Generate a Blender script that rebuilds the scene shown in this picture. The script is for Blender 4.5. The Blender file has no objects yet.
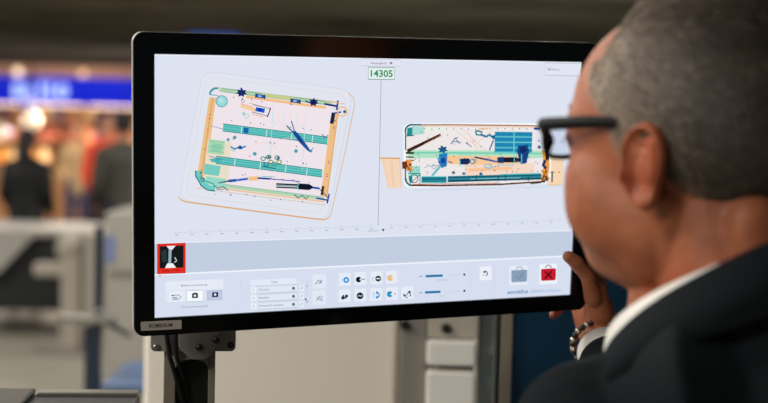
import bpy, bmesh, math, random
import numpy as np
from mathutils import Vector, Matrix, noise

random.seed(7)
rng = np.random.default_rng(7)
SC = bpy.context.scene
COL = SC.collection
PI = math.pi

# ------------------------------------------------------------------ camera
FPX = 1183.5
PITCH = math.radians(3.2)
ROLL = math.radians(1.4)
CAM = Vector((0, 0, 1.58))
R0 = Vector((1, 0, 0)); U0 = Vector((0, math.sin(PITCH), math.cos(PITCH)))
FW = Vector((0, math.cos(PITCH), -math.sin(PITCH)))
RC = (R0 * math.cos(ROLL) + U0 * math.sin(ROLL)).normalized()
UC = (U0 * math.cos(ROLL) - R0 * math.sin(ROLL)).normalized()
cam_data = bpy.data.cameras.new('camera')
cam = bpy.data.objects.new('camera', cam_data); COL.objects.link(cam)
cam.matrix_world = Matrix(((RC.x, UC.x, -FW.x, CAM.x), (RC.y, UC.y, -FW.y, CAM.y),
                           (RC.z, UC.z, -FW.z, CAM.z), (0, 0, 0, 1)))
cam_data.sensor_width = 36
cam_data.lens = 36 * FPX / 768
cam_data.clip_end = 200
cam_data.dof.use_dof = True
cam_data.dof.focus_distance = 1.38
cam_data.dof.aperture_fstop = 2.9
SC.camera = cam


def at(px, py, d):
    """the place that lies d metres in front of the lens behind photo point (px, py)"""
    return CAM + (FW + RC * ((px - 384) / FPX) - UC * ((py - 201.5) / FPX)) * d


# ------------------------------------------------------------------ light
world = bpy.data.worlds.new('world'); SC.world = world
world.use_nodes = True
world.node_tree.nodes['Background'].inputs[0].default_value = (0.80, 0.90, 1.0, 1)
world.node_tree.nodes['Background'].inputs[1].default_value = 0.08
SC.view_settings.view_transform = 'Standard'
SC.view_settings.look = 'None'
SC.view_settings.exposure = 0.0
SC.view_settings.gamma = 1.0
SC.view_settings.use_curve_mapping = False
CEIL_Z = 3.25
# ceiling panel lamps: x, y, half size x, half size y, watts
LAMPS = [(-2.7, 1.2, .9, .35, 115), (-2.4, 3.4, .9, .35, 100), (-5.4, 6.0, .9, .35, 180), (0.6, 4.6, .9, .35, 60),
         (-4.5, 10.0, .9, .35, 60), (3.0, 12.2, .9, .35, 190), (-2.8, -1.4, .9, .35, 165), (0.5, 9.0, .9, .35, 170)]  # the far right lamp is added to lift the dark ceiling there


# ------------------------------------------------------------------ helpers
def s2l(c):
    return tuple((x / 12.92 if x <= .04045 else ((x + .055) / 1.055) ** 2.4) for x in (v / 255 for v in c))


_mats = {}


def mat(name, rgb, rough=.5, metal=0., noise_amt=0., noise_scale=20., bump=0., bump_scale=200., emit=0., coat=0.,
        sss=0., spec=.5, stretch=None):
    """principled material; rgb in sRGB 0-255; noise varies the tone"""
    if name in _mats:
        return _mats[name]
    m = bpy.data.materials.new(name); m.use_nodes = True
    nt = m.node_tree; b = nt.nodes['Principled BSDF']
    base = (*s2l(rgb), 1)
    b.inputs['Base Color'].default_value = base
    b.inputs['Roughness'].default_value = rough
    b.inputs['Metallic'].default_value = metal
    b.inputs['Specular IOR Level'].default_value = spec
    b.inputs['Coat Weight'].default_value = coat
    tc = nt.nodes.new('ShaderNodeTexCoord')
    vec = tc.outputs['Object']
    if stretch:
        mp = nt.nodes.new('ShaderNodeMapping'); mp.inputs['Scale'].default_value = stretch
        nt.links.new(vec, mp.inputs['Vector']); vec = mp.outputs['Vector']
    if sss:
        b.inputs['Subsurface Weight'].default_value = sss
        b.inputs['Subsurface Radius'].default_value = (.012, .004, .002)
        b.inputs['Subsurface Scale'].default_value = .6
    if noise_amt:
        n = nt.nodes.new('ShaderNodeTexNoise'); n.inputs['Scale'].default_value = noise_scale
        n.inputs['Detail'].default_value = 4
        nt.links.new(vec, n.inputs['Vector'])
        mx = nt.nodes.new('ShaderNodeMix'); mx.data_type = 'RGBA'
        mx.inputs['A'].default_value = tuple(max(0, c * (1 - noise_amt)) for c in base[:3]) + (1,)
        mx.inputs['B'].default_value = tuple(min(1, c * (1 + noise_amt)) for c in base[:3]) + (1,)
        nt.links.new(n.outputs['Fac'], mx.inputs['Factor'])
        nt.links.new(mx.outputs['Result'], b.inputs['Base Color'])
    if bump:
        n2 = nt.nodes.new('ShaderNodeTexNoise'); n2.inputs['Scale'].default_value = bump_scale
        n2.inputs['Detail'].default_value = 3
        nt.links.new(vec, n2.inputs['Vector'])
        bp = nt.nodes.new('ShaderNodeBump'); bp.inputs['Strength'].default_value = bump
        bp.inputs['Distance'].default_value = .002
        nt.links.new(n2.outputs['Fac'], bp.inputs['Height']); nt.links.new(bp.outputs['Normal'], b.inputs['Normal'])
    if emit:
        b.inputs['Emission Color'].default_value = base
        b.inputs['Emission Strength'].default_value = emit
    _mats[name] = m
    return m


class MB:
    """collects shapes, then links them as ONE mesh object"""

    def __init__(self):
        self.v = []; self.f = []; self.c = []

    def add(self, verts, faces, col=None):
        o = len(self.v)
        self.v += [tuple(p) for p in verts]
        self.f += [tuple(i + o for i in f) for f in faces]
        self.c += [col] * len(faces)
        return self

    def box(self, x0, x1, y0, y1, z0, z1, M=None, bev=0.):
        if bev > 0:
            bm = bmesh.new(); bmesh.ops.create_cube(bm, size=1)
            for v in bm.verts:
                v.co = Vector(((x0 + x1) / 2 + v.co.x * (x1 - x0), (y0 + y1) / 2 + v.co.y * (y1 - y0),
                               (z0 + z1) / 2 + v.co.z * (z1 - z0)))
            bmesh.ops.bevel(bm, geom=bm.edges[:], offset=bev, segments=3, affect='EDGES', profile=.5)
            vs = [v.co.copy() for v in bm.verts]; bm.verts.index_update()
            fs = [[v.index for v in f.verts] for f in bm.faces]; bm.free()
        else:
            vs = [Vector(p) for p in [(x0, y0, z0), (x1, y0, z0), (x1, y1, z0), (x0, y1, z0),
                                      (x0, y0, z1), (x1, y0, z1), (x1, y1, z1), (x0, y1, z1)]]
            fs = [(0, 3, 2, 1), (4, 5, 6, 7), (0, 1, 5, 4), (1, 2, 6, 5), (2, 3, 7, 6), (3, 0, 4, 7)]
        if M: vs = [M @ v for v in vs]
        return self.add(vs, fs)

    def tube(self, pts, rad, n=16, flat=None, cap=True, closed=False):
        """swept tube along pts with a radius per point; flat=(vector, ratio): squashed along vector"""
        pts = [Vector(p) for p in pts]
        if not hasattr(rad, '__len__'): rad = [rad] * len(pts)
        rings = []
        up = None
        for i, p in enumerate(pts):
            if closed: t = pts[(i + 1) % len(pts)] - pts[i - 1]
            else: t = pts[min(i + 1, len(pts) - 1)] - pts[max(i - 1, 0)]
            t.normalize()
            if up is None:
                up = Vector((0, 0, 1)) if abs(t.z) < .9 else Vector((1, 0, 0))
            a = up - t * up.dot(t)
            if a.length < 1e-6: a = t.orthogonal()
            a.normalize(); b = t.cross(a); up = a
            ring = []
            for k in range(n):
                an = 2 * PI * k / n
                o = (a * math.cos(an) + b * math.sin(an)) * rad[i]
                if flat:
                    fv = Vector(flat[0]).normalized()
                    o = o - fv * (o.dot(fv) * (1 - flat[1]))
                ring.append(p + o)
            rings.append(ring)
        if cap and not closed:      # rounded ends
            def endcap(i, sgn):
                t = (pts[i] - pts[i - sgn]) if 0 <= i - sgn < len(pts) else Vector((0, 0, 1))
                t = (pts[i] - pts[i + (1 if i == 0 else -1)]).normalized()
                out = []
                for q in (.45, .8, .96):
                    s = math.sqrt(1 - q * q)
                    out.append([pts[i] + (v - pts[i]) * s + t * rad[i] * q for v in rings[0 if i == 0 else -1]])
                return out
            e = endcap(len(pts) - 1, 1); s = endcap(0, -1)
            rings = s[::-1] + rings + e
        vs = [v for r in rings for v in r]
        fs = []
        m = len(rings)
        for i in range(m if closed else m - 1):
            j = (i + 1) % m
            for k in range(n):
                l = (k + 1) % n
                fs.append((i * n + k, i * n + l, j * n + l, j * n + k))
        if not closed:
            fs.append(tuple(range(n))[::-1]); fs.append(tuple((m - 1) * n + k for k in range(n)))
        return self.add(vs, fs)

    def cyl(self, p0, p1, r, n=24, r1=None):
        p0 = Vector(p0); p1 = Vector(p1); t = (p1 - p0).normalized(); a = t.orthogonal().normalized(); b = t.cross(a)
        r1 = r if r1 is None else r1
        vs = [p0 + (a * math.cos(2 * PI * k / n) + b * math.sin(2 * PI * k / n)) * r for k in range(n)]
        vs += [p1 + (a * math.cos(2 * PI * k / n) + b * math.sin(2 * PI * k / n)) * r1 for k in range(n)]
        fs = [(k, (k + 1) % n, n + (k + 1) % n, n + k) for k in range(n)] + [tuple(range(n))[::-1], tuple(range(n, 2 * n))]
        return self.add(vs, fs)

    def sphere(self, c, r, n=24, m=16, M=None):
        c = Vector(c)
        if not hasattr(r, '__len__'): r = (r, r, r)
        vs = []; fs = []
        for i in range(m + 1):
            th = PI * i / m
            for k in range(n):
                ph = 2 * PI * k / n
                p = Vector((r[0] * math.sin(th) * math.cos(ph), r[1] * math.sin(th) * math.sin(ph), r[2] * math.cos(th)))
                if M: p = M @ p
                vs.append(c + p)
        for i in range(m):
            for k in range(n):
                l = (k + 1) % n
                fs.append((i * n + k, (i + 1) * n + k, (i + 1) * n + l, i * n + l))
        return self.add(vs, fs)

    def prism(self, outline, y0, y1):
        """outline in (x, z), extruded from y0 to y1"""
        n = len(outline)
        vs = [(x, y0, z) for x, z in outline] + [(x, y1, z) for x, z in outline]
        fs = [tuple(range(n)), tuple(range(n, 2 * n))[::-1]] + [(k, n + k, n + (k + 1) % n, (k + 1) % n) for k in range(n)]
        return self.add(vs, fs)

    def mesh(self, name):
        me = bpy.data.meshes.new(name)
        me.from_pydata([tuple(v) for v in self.v], [], self.f)
        return me

    def build(self, name, material, parent=None, smooth=False, bevel=0., loc=None):
        me = self.mesh(name)
        bm = bmesh.new(); bm.from_mesh(me); bmesh.ops.recalc_face_normals(bm, faces=bm.faces); bm.to_mesh(me); bm.free()
        return link(name, me, material, parent, smooth, bevel, loc)


def link(name, me, material, parent=None, smooth=False, bevel=0., loc=None):
    o = bpy.data.objects.new(name, me)
    if material: me.materials.append(material)
    COL.objects.link(o)
    if parent: o.parent = parent
    if loc: o.location = loc
    if smooth:
        me.polygons.foreach_set('use_smooth', [True] * len(me.polygons))
    if bevel:
        b = o.modifiers.new('bevel', 'BEVEL'); b.width = bevel; b.segments = 2; b.limit_method = 'ANGLE'
    return o


def remeshed(mb, voxel, smooth_it=4, name='tmp'):
    """the shapes of mb fused into one continuous skin"""
    me = mb.mesh(name)
    bm = bmesh.new(); bm.from_mesh(me); bmesh.ops.recalc_face_normals(bm, faces=bm.faces); bm.to_mesh(me); bm.free()
    o = bpy.data.objects.new(name, me); COL.objects.link(o)
    r = o.modifiers.new('r', 'REMESH'); r.mode = 'VOXEL'; r.voxel_size = voxel
    if smooth_it:
        s = o.modifiers.new('s', 'SMOOTH'); s.iterations = smooth_it; s.factor = .5
    dg = bpy.context.evaluated_depsgraph_get(); dg.update()
    out = bpy.data.meshes.new_from_object(o.evaluated_get(dg))
    bpy.data.objects.remove(o); bpy.data.meshes.remove(me)
    return out


def tag(o, label=None, cat=None, group=None, kind=None):
    if label: o['label'] = label
    if cat: o['category'] = cat
    if group: o['group'] = group
    if kind: o['kind'] = kind
    return o


def empty(name, loc=(0, 0, 0), rz=0, label=None, cat=None, group=None):
    o = bpy.data.objects.new(name, None); COL.objects.link(o)
    o.location = loc; o.rotation_euler = (0, 0, rz); o.empty_display_size = .1
    return tag(o, label, cat, group)


def copy_tree(o, parent=None):
    c = o.copy(); COL.objects.link(c)
    if parent: c.parent = parent
    for ch in list(o.children): copy_tree(ch, c)
    return c


# ------------------------------------------------------------------ the setting
floor_m = mat('floor_terrazzo', (120, 115, 103), rough=.55, noise_amt=.12, noise_scale=1.2)
f = MB().box(-16, 16, -5, 34, -.1, 0).build('floor', floor_m); tag(f, kind='structure')

cm = bpy.data.materials.new('ceiling_slats'); cm.use_nodes = True
nt = cm.node_tree; b = nt.nodes['Principled BSDF']; b.inputs['Roughness'].default_value = .8
tc = nt.nodes.new('ShaderNodeTexCoord'); mp = nt.nodes.new('ShaderNodeMapping'); mp.inputs['Scale'].default_value = (.22, .9, 1)
nz = nt.nodes.new('ShaderNodeTexNoise'); nz.inputs['Scale'].default_value = 1.6; nz.inputs['Detail'].default_value = 5
rp = nt.nodes.new('ShaderNodeValToRGB')
rp.color_ramp.elements[0].position = .35; rp.color_ramp.elements[0].color = (*s2l((106, 106, 94)), 1)
rp.color_ramp.elements[1].position = .68; rp.color_ramp.elements[1].color = (*s2l((176, 174, 160)), 1)
nt.links.new(tc.outputs['Object'], mp.inputs['Vector']); nt.links.new(mp.outputs['Vector'], nz.inputs['Vector'])
nt.links.new(nz.outputs['Fac'], rp.inputs['Fac']); nt.links.new(rp.outputs['Color'], b.inputs['Base Color'])
c = MB().box(-16, 16, -5, 34, CEIL_Z, CEIL_Z + .1)
for i in range(26):
    y = 12.2 + i * .85
    c.box(-15.9, 15.9, y, y + .10, CEIL_Z - .05, CEIL_Z + .01)
c = c.build('ceiling', cm); tag(c, kind='structure')
wall_m = mat('wall_paint_dark', (70, 64, 56), rough=.8, noise_amt=.1, noise_scale=.8)
w = MB().box(-16, 16, 34, 34.2, 0, CEIL_Z).build('wall_back', wall_m); tag(w, kind='structure')
w = MB().box(-16.2, -16, -5, 34, 0, CEIL_Z).build('wall_left', wall_m); tag(w, kind='structure')
w = MB().box(16, 16.2, -5, 34, 0, CEIL_Z).build('wall_right', wall_m); tag(w, kind='structure')

# ceiling lamps
lamp_diff = mat('lamp_diffuser', (255, 246, 230), emit=2.2)
lamp_frame = mat('lamp_frame_white', (190, 188, 182), rough=.4)
lamp0 = None
for i, (x, y, hx, hy, wt) in enumerate(LAMPS):
    e = empty('ceiling_lamp', (x, y, CEIL_Z), 0, None, 'lamp', 'ceiling panel lamps above the checkpoint')
    e['label'] = 'rectangular white panel lamp set in the dark slatted ceiling above the checkpoint'
    fr = MB()
    fr.box(-hx - .04, hx + .04, -hy - .04, -hy, -.06, 0).box(-hx - .04, hx + .04, hy, hy + .04, -.06, 0)
    fr.box(-hx - .04, -hx, -hy, hy, -.06, 0).box(hx, hx + .04, -hy, hy, -.06, 0)
    fr.build('frame', lamp_frame, e)
    MB().box(-hx, hx, -hy, hy, -.045, -.03).build('diffuser', lamp_diff, e)
    ld = bpy.data.lights.new('panel_light', 'AREA'); ld.shape = 'RECTANGLE'; ld.size = hx * 2; ld.size_y = hy * 2
    ld.energy = wt; ld.color = (1, .965, .91)
    lo = bpy.data.objects.new('panel_light', ld); COL.objects.link(lo); lo.parent = e; lo.location = (0, 0, -.07)

# ------------------------------------------------------------------ the monitor
SW, SH = .531, .297                      # lit area of the 24 inch screen
QUAD = [(154.1, 54.0), (581.6, 62.1), (569.9, 294.5), (154.3, 317.7)]


def homography():
    A = []
    for (x, y), (u, v) in zip(QUAD, [(0, 0), (1, 0), (1, 1), (0, 1)]):
        x -= 384; y -= 201.5
        A.append([u, v, 1, 0, 0, 0, -x * u, -x * v, -x]); A.append([0, 0, 0, u, v, 1, -y * u, -y * v, -y])
    h = np.linalg.svd(np.array(A))[2][-1].reshape(3, 3)
    return h / h[2, 2]


HM = homography(); HI = np.linalg.inv(HM)
_h = HM / np.array([[FPX], [FPX], [1.]])
_s = SW / np.linalg.norm(_h[:, 0])
_a = _h[:, 0] / np.linalg.norm(_h[:, 0]); _b = _h[:, 1] / np.linalg.norm(_h[:, 1])
_b = _b - _a * _a.dot(_b); _b /= np.linalg.norm(_b)


def c2w(v): return RC * v[0] - UC * v[1] + FW * v[2]


MX = c2w(_a); MZ = -c2w(_b); MY = MZ.cross(MX)          # right, up, into the screen
MO = CAM + c2w(_h[:, 2] * _s) + MX * SW / 2 - MZ * SH / 2   # centre of the lit area
MON = Matrix(((MX.x, MY.x, MZ.x, MO.x), (MX.y, MY.y, MZ.y, MO.y), (MX.z, MY.z, MZ.z, MO.z), (0, 0, 0, 1)))
print('monitor', MO, 'right edge', MON @ Vector((.288, 0, -.15)))


def s2p(px, py):
    """photo point on the screen -> place on the screen plane (x right, z up)"""
    q = HI @ np.array([px - 384, py - 201.5, 1]); q /= q[2]
    return (q[0] - .5) * SW, (.5 - q[1]) * SH


mon = empty('computer_monitor', label='large black widescreen monitor showing x-ray images of two bags', cat='monitor')
mon.matrix_world = MON
bl_plastic = mat('monitor_plastic', (10, 12, 11), rough=.35, bump=.1, bump_scale=900)
bezel_glass = mat('bezel_glass', (3, 5, 5), rough=.12, spec=.35)
silver = mat('brushed_aluminium', (170, 168, 164), rough=.35, metal=.9)


def rrect(x0, x1, z0, z1, r, n=6):
    out = []
    for cx, cz, a0 in ((x1 - r, z1 - r, 0), (x0 + r, z1 - r, 90), (x0 + r, z0 + r, 180), (x1 - r, z0 + r, 270)):
        for k in range(n + 1):
            a = math.radians(a0 + 90 * k / n); out.append((cx + r * math.cos(a), cz + r * math.sin(a)))
    return out


OX0, OX1 = -SW / 2 - .0228, SW / 2 + .0228
OZ1, OZ0 = SH / 2 + .0238, -SH / 2 - .0205
bz = MB()
n = 28
out = rrect(OX0, OX1, OZ0, OZ1, .012); inn = rrect(-SW / 2, SW / 2, -SH / 2, SH / 2, .0006)
of = rrect(OX0 + .001, OX1 - .001, OZ0 + .001, OZ1 - .001, .011)
vs = [(x, .0005, z) for x, z in inn] + [(x, -.0030, z) for x, z in inn] + [(x, -.0030, z) for x, z in of] + \
     [(x, -.002, z) for x, z in out] + [(x, .010, z) for x, z in out]
fs = []
for r_ in range(4):
    for k in range(n):
        l = (k + 1) % n
        fs.append((r_ * n + k, r_ * n + l, (r_ + 1) * n + l, (r_ + 1) * n + k))
bz.add(vs, fs); bz.build('bezel', bezel_glass, mon)
rim = MB()
o2 = rrect(OX0 - .0006, OX1 + .0006, OZ0 - .0006, OZ1 + .0006, .0125)
rim.prism(o2, .0005, .008); rim.build('rim', mat('rim_silver', (196, 192, 184), rough=.4, metal=.2), mon)
MB().prism(rrect(OX0 + .002, OX1 - .002, OZ0 + .002, OZ1 - .002, .011), .008, .026).build('back_cover', bl_plastic, mon, bevel=.003)
MB().prism(rrect(-.16, .16, -.13, .10, .03), .026, .048).build('electronics_housing', bl_plastic, mon, bevel=.004)

# the lit screen, every drawn shape a thin coloured layer of one mesh
scr = MB(); LAY = [0]


def flat(points, col, holes=None):
    LAY[0] += 1
    y = .0004 - LAY[0] * 4e-6
    vs = []
    for p in points:
        x, z = s2p(*p); vs.append((max(-SW / 2, min(SW / 2, x)), y, max(-SH / 2, min(SH / 2, z))))
    scr.add(vs, [tuple(range(len(vs)))], s2l(col))


def line(p, q, w, col, w2=None):
    w2 = w if w2 is None else w2
    dx, dy = q[0] - p[0], q[1] - p[1]; L = math.hypot(dx, dy) or 1; nx, ny = -dy / L / 2, dx / L / 2
    flat([(p[0] + nx * w, p[1] + ny * w), (q[0] + nx * w2, q[1] + ny * w2), (q[0] - nx * w2, q[1] - ny * w2), (p[0] - nx * w, p[1] - ny * w)], col)


def poly_line(pts, w, col, closed=False):
    """mitred stroke as quads in one layer"""
    LAY[0] += 1; y = .0004 - LAY[0] * 4e-6
    n = len(pts); L = []; Rr = []
    for i, p in enumerate(pts):
        a = pts[i - 1] if (i > 0 or closed) else p; b2 = pts[(i + 1) % n] if (i < n - 1 or closed) else p
        dx, dy = b2[0] - a[0], b2[1] - a[1]; l = math.hypot(dx, dy) or 1
        nx, ny = -dy / l * w / 2, dx / l * w / 2
        L.append((p[0] + nx, p[1] + ny)); Rr.append((p[0] - nx, p[1] - ny))
    vs = []
    for p in L + Rr:
        x, z = s2p(*p); vs.append((x, y, z))
    fs = [(i, (i + 1) % n, n + (i + 1) % n, n + i) for i in range(n if closed else n - 1)]
    scr.add(vs, fs, s2l(col))


def disc(c, r, col, n=20, ry=None, a0=0, a1=360):
    ry = ry or r
    k = n if a1 - a0 == 360 else n + 1
    pts = [(c[0] + r * math.cos(math.radians(a0 + (a1 - a0) * i / n)), c[1] + ry * math.sin(math.radians(a0 + (a1 - a0) * i / n))) for i in range(k)]
    flat(pts, col)


def circle(c, r, w, col, ry=None, a0=0, a1=360, n=22):
    ry = ry or r
    full = (a1 - a0 == 360)
    pts = [(c[0] + r * math.cos(math.radians(a0 + (a1 - a0) * i / n)), c[1] + ry * math.sin(math.radians(a0 + (a1 - a0) * i / n))) for i in range(n if full else n + 1)]
    poly_line(pts, w, col, full)


def rect(x0, y0, x1, y1, col, sl=0.):
    """upright rectangle whose top and bottom follow slope sl (dy per dx)"""
    d = sl * (x1 - x0)
    flat([(x0, y0), (x1, y0 + d), (x1, y1 + d), (x0, y1)], col)


def frame(x0, y0, x1, y1, w, col, sl=0.):
    d = sl * (x1 - x0)
    poly_line([(x0, y0), (x1, y0 + d), (x1, y1 + d), (x0, y1)], w, col, True)


def rounded(pts, r, n=5):
    out = []
    m = len(pts)
    for i in range(m):
        p = np.array(pts[i], float); a = np.array(pts[i - 1], float); c_ = np.array(pts[(i + 1) % m], float)
        da = (a - p) / np.linalg.norm(a - p); dc = (c_ - p) / np.linalg.norm(c_ - p)
        s, e = p + da * r, p + dc * r
        for k in range(n + 1):
            t = k / n; q = (1 - t) ** 2 * s + 2 * t * (1 - t) * p + t * t * e
            out.append(tuple(q))
    return out


def text_shapes(body, bold=0.):
    cu = bpy.data.curves.new('t', 'FONT'); cu.body = body; cu.size = 1; cu.offset = bold; cu.resolution_u = 3
    o = bpy.data.objects.new('t', cu); COL.objects.link(o)
    dg = bpy.context.evaluated_depsgraph_get(); dg.update()
    me = bpy.data.meshes.new_from_object(o.evaluated_get(dg))
    vs = [tuple(v.co) for v in me.vertices]; fs = [tuple(p.vertices) for p in me.polygons]
    bpy.data.objects.remove(o); bpy.data.curves.remove(cu); bpy.data.meshes.remove(me)
    return vs, fs


def text(body, x, y, h, width, col, sl=0., bold=0.):
    """cap height h px, total width px, baseline start at (x, y)"""
    vs, fs = text_shapes(body, bold)
    x0 = min(v[0] for v in vs); x1 = max(v[0] for v in vs)
    LAY[0] += 1; yy = .0004 - LAY[0] * 4e-6
    out = []
    for v in vs:
        X = (v[0] - x0) / (x1 - x0) * width
        lx, lz = s2p(x + X, y - v[1] / .7 * h + sl * X); out.append((lx, yy, lz))
    scr.add(out, fs, s2l(col))


WHT = (240, 244, 252); INK = (22, 24, 38)
TEAL = (96, 196, 190); DTEAL = (28, 128, 136); NAVY = (18, 34, 96); BLUE = (30, 92, 170); ORG = (238, 190, 134)
GRN = (176, 212, 172); PINK = (238, 228, 234)
# base fields
B = len(scr.c)
flat([(150, 50), (590, 55), (580, 300), (150, 325)], (221, 227, 240))
flat([(150, 243.6), (150, 275.3), (575, 256), (575, 230.6)], (194, 206, 225))
flat([(150, 275.3), (575, 256), (575, 300), (150, 325)], (214, 222, 239))
line((150, 275.1), (575, 255.8), 1.6, (238, 243, 252))
line((150, 243.6), (575, 230.6), 1.0, (232, 238, 248))
line((154, 55), (582, 63), 1.2, (232, 236, 244))
# top tabs
flat([(361, 58.6), (401, 59.6), (400.5, 66), (361, 65.4)], (226, 228, 242)); frame(361, 58.8, 401, 65.8, .4, (190, 190, 208), .018)
text('Hauptgerät', 371, 64, 2.3, 16, (96, 92, 120), .02)
flat([(389.5, 62.3), (392.7, 62.4), (391.1, 64.4)], (40, 40, 60))
flat([(545, 62.8), (582, 63.6), (582, 76), (545, 75.2)], (226, 229, 243)); frame(545, 62.8, 582, 75.2, .5, (160, 166, 188), .02)
poly_line([(548, 68.2), (549.6, 70.4), (551.2, 68.2)], .8, (60, 60, 80)); text('Menu', 552.5, 70.6, 2.2, 7.5, (130, 132, 150), .02)
# number tag
rect(368.4, 67.2, 394.6, 79.3, (226, 240, 236), .01); frame(368.4, 67.2, 394.6, 79.3, .8, (122, 148, 150), .01)
text('14305', 370.8, 76.6, 6.6, 22, (16, 140, 84), .012, .02)
line((381.2, 80), (378.2, 226), .6, (158, 162, 180))
text('kammern', 368, 231.6, 1.8, 11, (140, 150, 168), -.02); flat([(381.6, 229.2), (384.8, 229), (383.2, 231.6)], (30, 30, 50))
# rulers
for i in range(66):
    x = 176 + i * 3; y = 233.6 - i * 3 * .033
    line((x, y), (x, y - (2.4 if i % 5 == 0 else 1.3)), .5, (165, 172, 190))
    if i % 5 == 0: line((x - 1, y + 1.6), (x + 2.6, y + 1.5), .9, (176, 182, 198))
for i in range(60):
    x = 391 + i * 2.9; y = 226.4 - i * 2.9 * .034
    line((x, y), (x, y - (2.2 if i % 5 == 0 else 1.1)), .5, (172, 180, 196))
    if i % 5 == 0: line((x - 1, y + 1.5), (x + 2.4, y + 1.4), .8, (182, 188, 203))
line((411, 190.6), (566, 186.4), .5, (198, 204, 220))

# ---- first bag (tilted, from above)
tray = rounded([(203, 71), (353, 90.5), (327, 220), (179, 200)], 12)
flat(tray, (226, 229, 239))
poly_line(tray, .6, (212, 212, 224), True)
poly_line(rounded([(207, 76), (347, 95), (322, 214), (185, 195)], 10), .5, (214, 216, 226), True)
poly_line([(178, 196), (181, 200), (186, 201.8), (250, 210.6), (318, 219.2), (324, 219.6), (329, 217.6), (331.5, 212), (345, 152), (354.6, 104), (353, 97), (348, 93)], .8, (222, 178, 132))
poly_line([(180, 199.4), (186, 201.8), (250, 210.6), (318, 219.2), (324, 219.6), (329, 217.6)], 1.2, (226, 164, 92))
flat([(213, 86), (340, 102), (326, 202), (197, 186)], (229, 228, 238))
flat([(216, 91), (333, 105), (320, 196), (206, 182)], PINK)
poly_line([(214, 87), (338, 102)], .6, (220, 190, 170)); poly_line([(196, 188), (325, 205)], .7, (222, 190, 160))
# side rails
flat([(209.2, 97), (216, 98), (204.6, 184), (196.8, 178)], ORG); line((212.6, 98), (201, 180), 1, (214, 158, 96))
flat([(331.6, 112), (338.6, 113), (327.4, 197), (320.6, 196)], ORG); line((338, 112), (326.6, 198), .8, (220, 168, 104))
line((219, 89.4), (332, 103.6), 4.4, GRN); line((222, 88.6), (330, 102), .8, (130, 170, 150)); line((222, 91.6), (330, 105), .6, (110, 160, 140))
line((246, 96.8), (326, 107.6), 2.6, (243, 190, 132)); line((262, 94.8), (294, 99), 3.4, (196, 206, 140))
line((214, 184.6), (324, 198.6), 3.4, GRN); line((214, 187.6), (324, 201.6), 1.6, (240, 196, 150)); line((216, 183.2), (322, 197), .7, (128, 180, 170))
# left patches
flat([(208, 139), (231, 142), (228, 184), (203, 181)], (232, 222, 200))
flat([(209, 139), (225, 141), (223.6, 155), (207, 153)], (172, 216, 178)); flat([(212, 143), (222, 144), (221, 152), (211, 151)], (142, 206, 172))
flat([(204.6, 163.6), (221, 166), (218.6, 176), (203.4, 174)], (118, 204, 192)); flat([(206, 176), (226, 179), (224, 187), (205, 184)], (150, 216, 200))
for y_ in (141, 146, 151): line((209, y_), (224, y_ + 1.6), .5, (120, 184, 160))
# teal bars
for (p, q) in (((223, 127.4), (327.4, 140.6)), ((216, 159.8), (322, 173.4))):
    line(p, q, 7.6, TEAL); dx = (q[0] - p[0]); 
    for off, ww, cc in ((-3.6, .8, DTEAL), (3.6, .8, DTEAL), (-1.2, .6, (64, 168, 168)), (1.6, .6, (56, 160, 160))):
        line((p[0], p[1] + off), (q[0], q[1] + off), ww, cc)
    for t in (.18, .42, .66, .86):
        line((p[0] + dx * t, p[1] + (q[1] - p[1]) * t - 3.4), (p[0] + dx * t - .8, p[1] + (q[1] - p[1]) * t + 3.4), .7, (226, 240, 240))
flat([(243.6, 127.4), (248.6, 128), (248.2, 133.4), (243.2, 132.8)], (24, 98, 168)); flat([(209, 159), (219, 158), (221, 163), (212, 162)], (70, 180, 176))
line((209, 156), (222, 160), .6, (90, 80, 160)); line((211, 126), (223, 129), .5, (120, 130, 190))
poly_line([(322, 134), (325, 138), (328, 135)], .8, NAVY)
# corner fittings
disc((215, 94), 6, (150, 216, 212), a0=180, a1=290); circle((216, 94.4), 6.2, 1.6, (24, 136, 150), a0=180, a1=290)
line((209.6, 94.6), (218, 95.4), .8, (40, 150, 160))
disc((221.6, 101.2), 5.6, (158, 218, 220)); circle((221.6, 101.2), 5.6, .9, (62, 168, 178)); disc((221, 100.4), 2, (190, 230, 228))
poly_line([(197.4, 170.6), (197.8, 176), (201, 180), (203, 184), (208, 187.6), (215, 189)], 5.4, (110, 204, 194))
poly_line([(195.6, 170.6), (195.6, 176), (198.6, 181), (201, 185.6), (207, 189.8), (215, 191)], 1.2, (20, 120, 128))
poly_line([(200.4, 171), (201.4, 177), (205, 181), (214, 184)], 1., (40, 150, 150)); circle((202.6, 179.6), 1.8, .8, (16, 110, 120))
poly_line([(213, 185), (218, 188), (223, 186.6), (228, 190.4)], 1.1, (30, 130, 150)); poly_line([(216, 189), (221, 190), (226, 187.6)], .8, (60, 160, 190))


def star(c, r, col, k=7):
    pts = []
    for i in range(k * 2):
        a = PI * i / k + .3; rr = r if i % 2 == 0 else r * .58; pts.append((c[0] + rr * 1.25 * math.cos(a), c[1] + rr * math.sin(a)))
    flat(pts, col)


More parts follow.
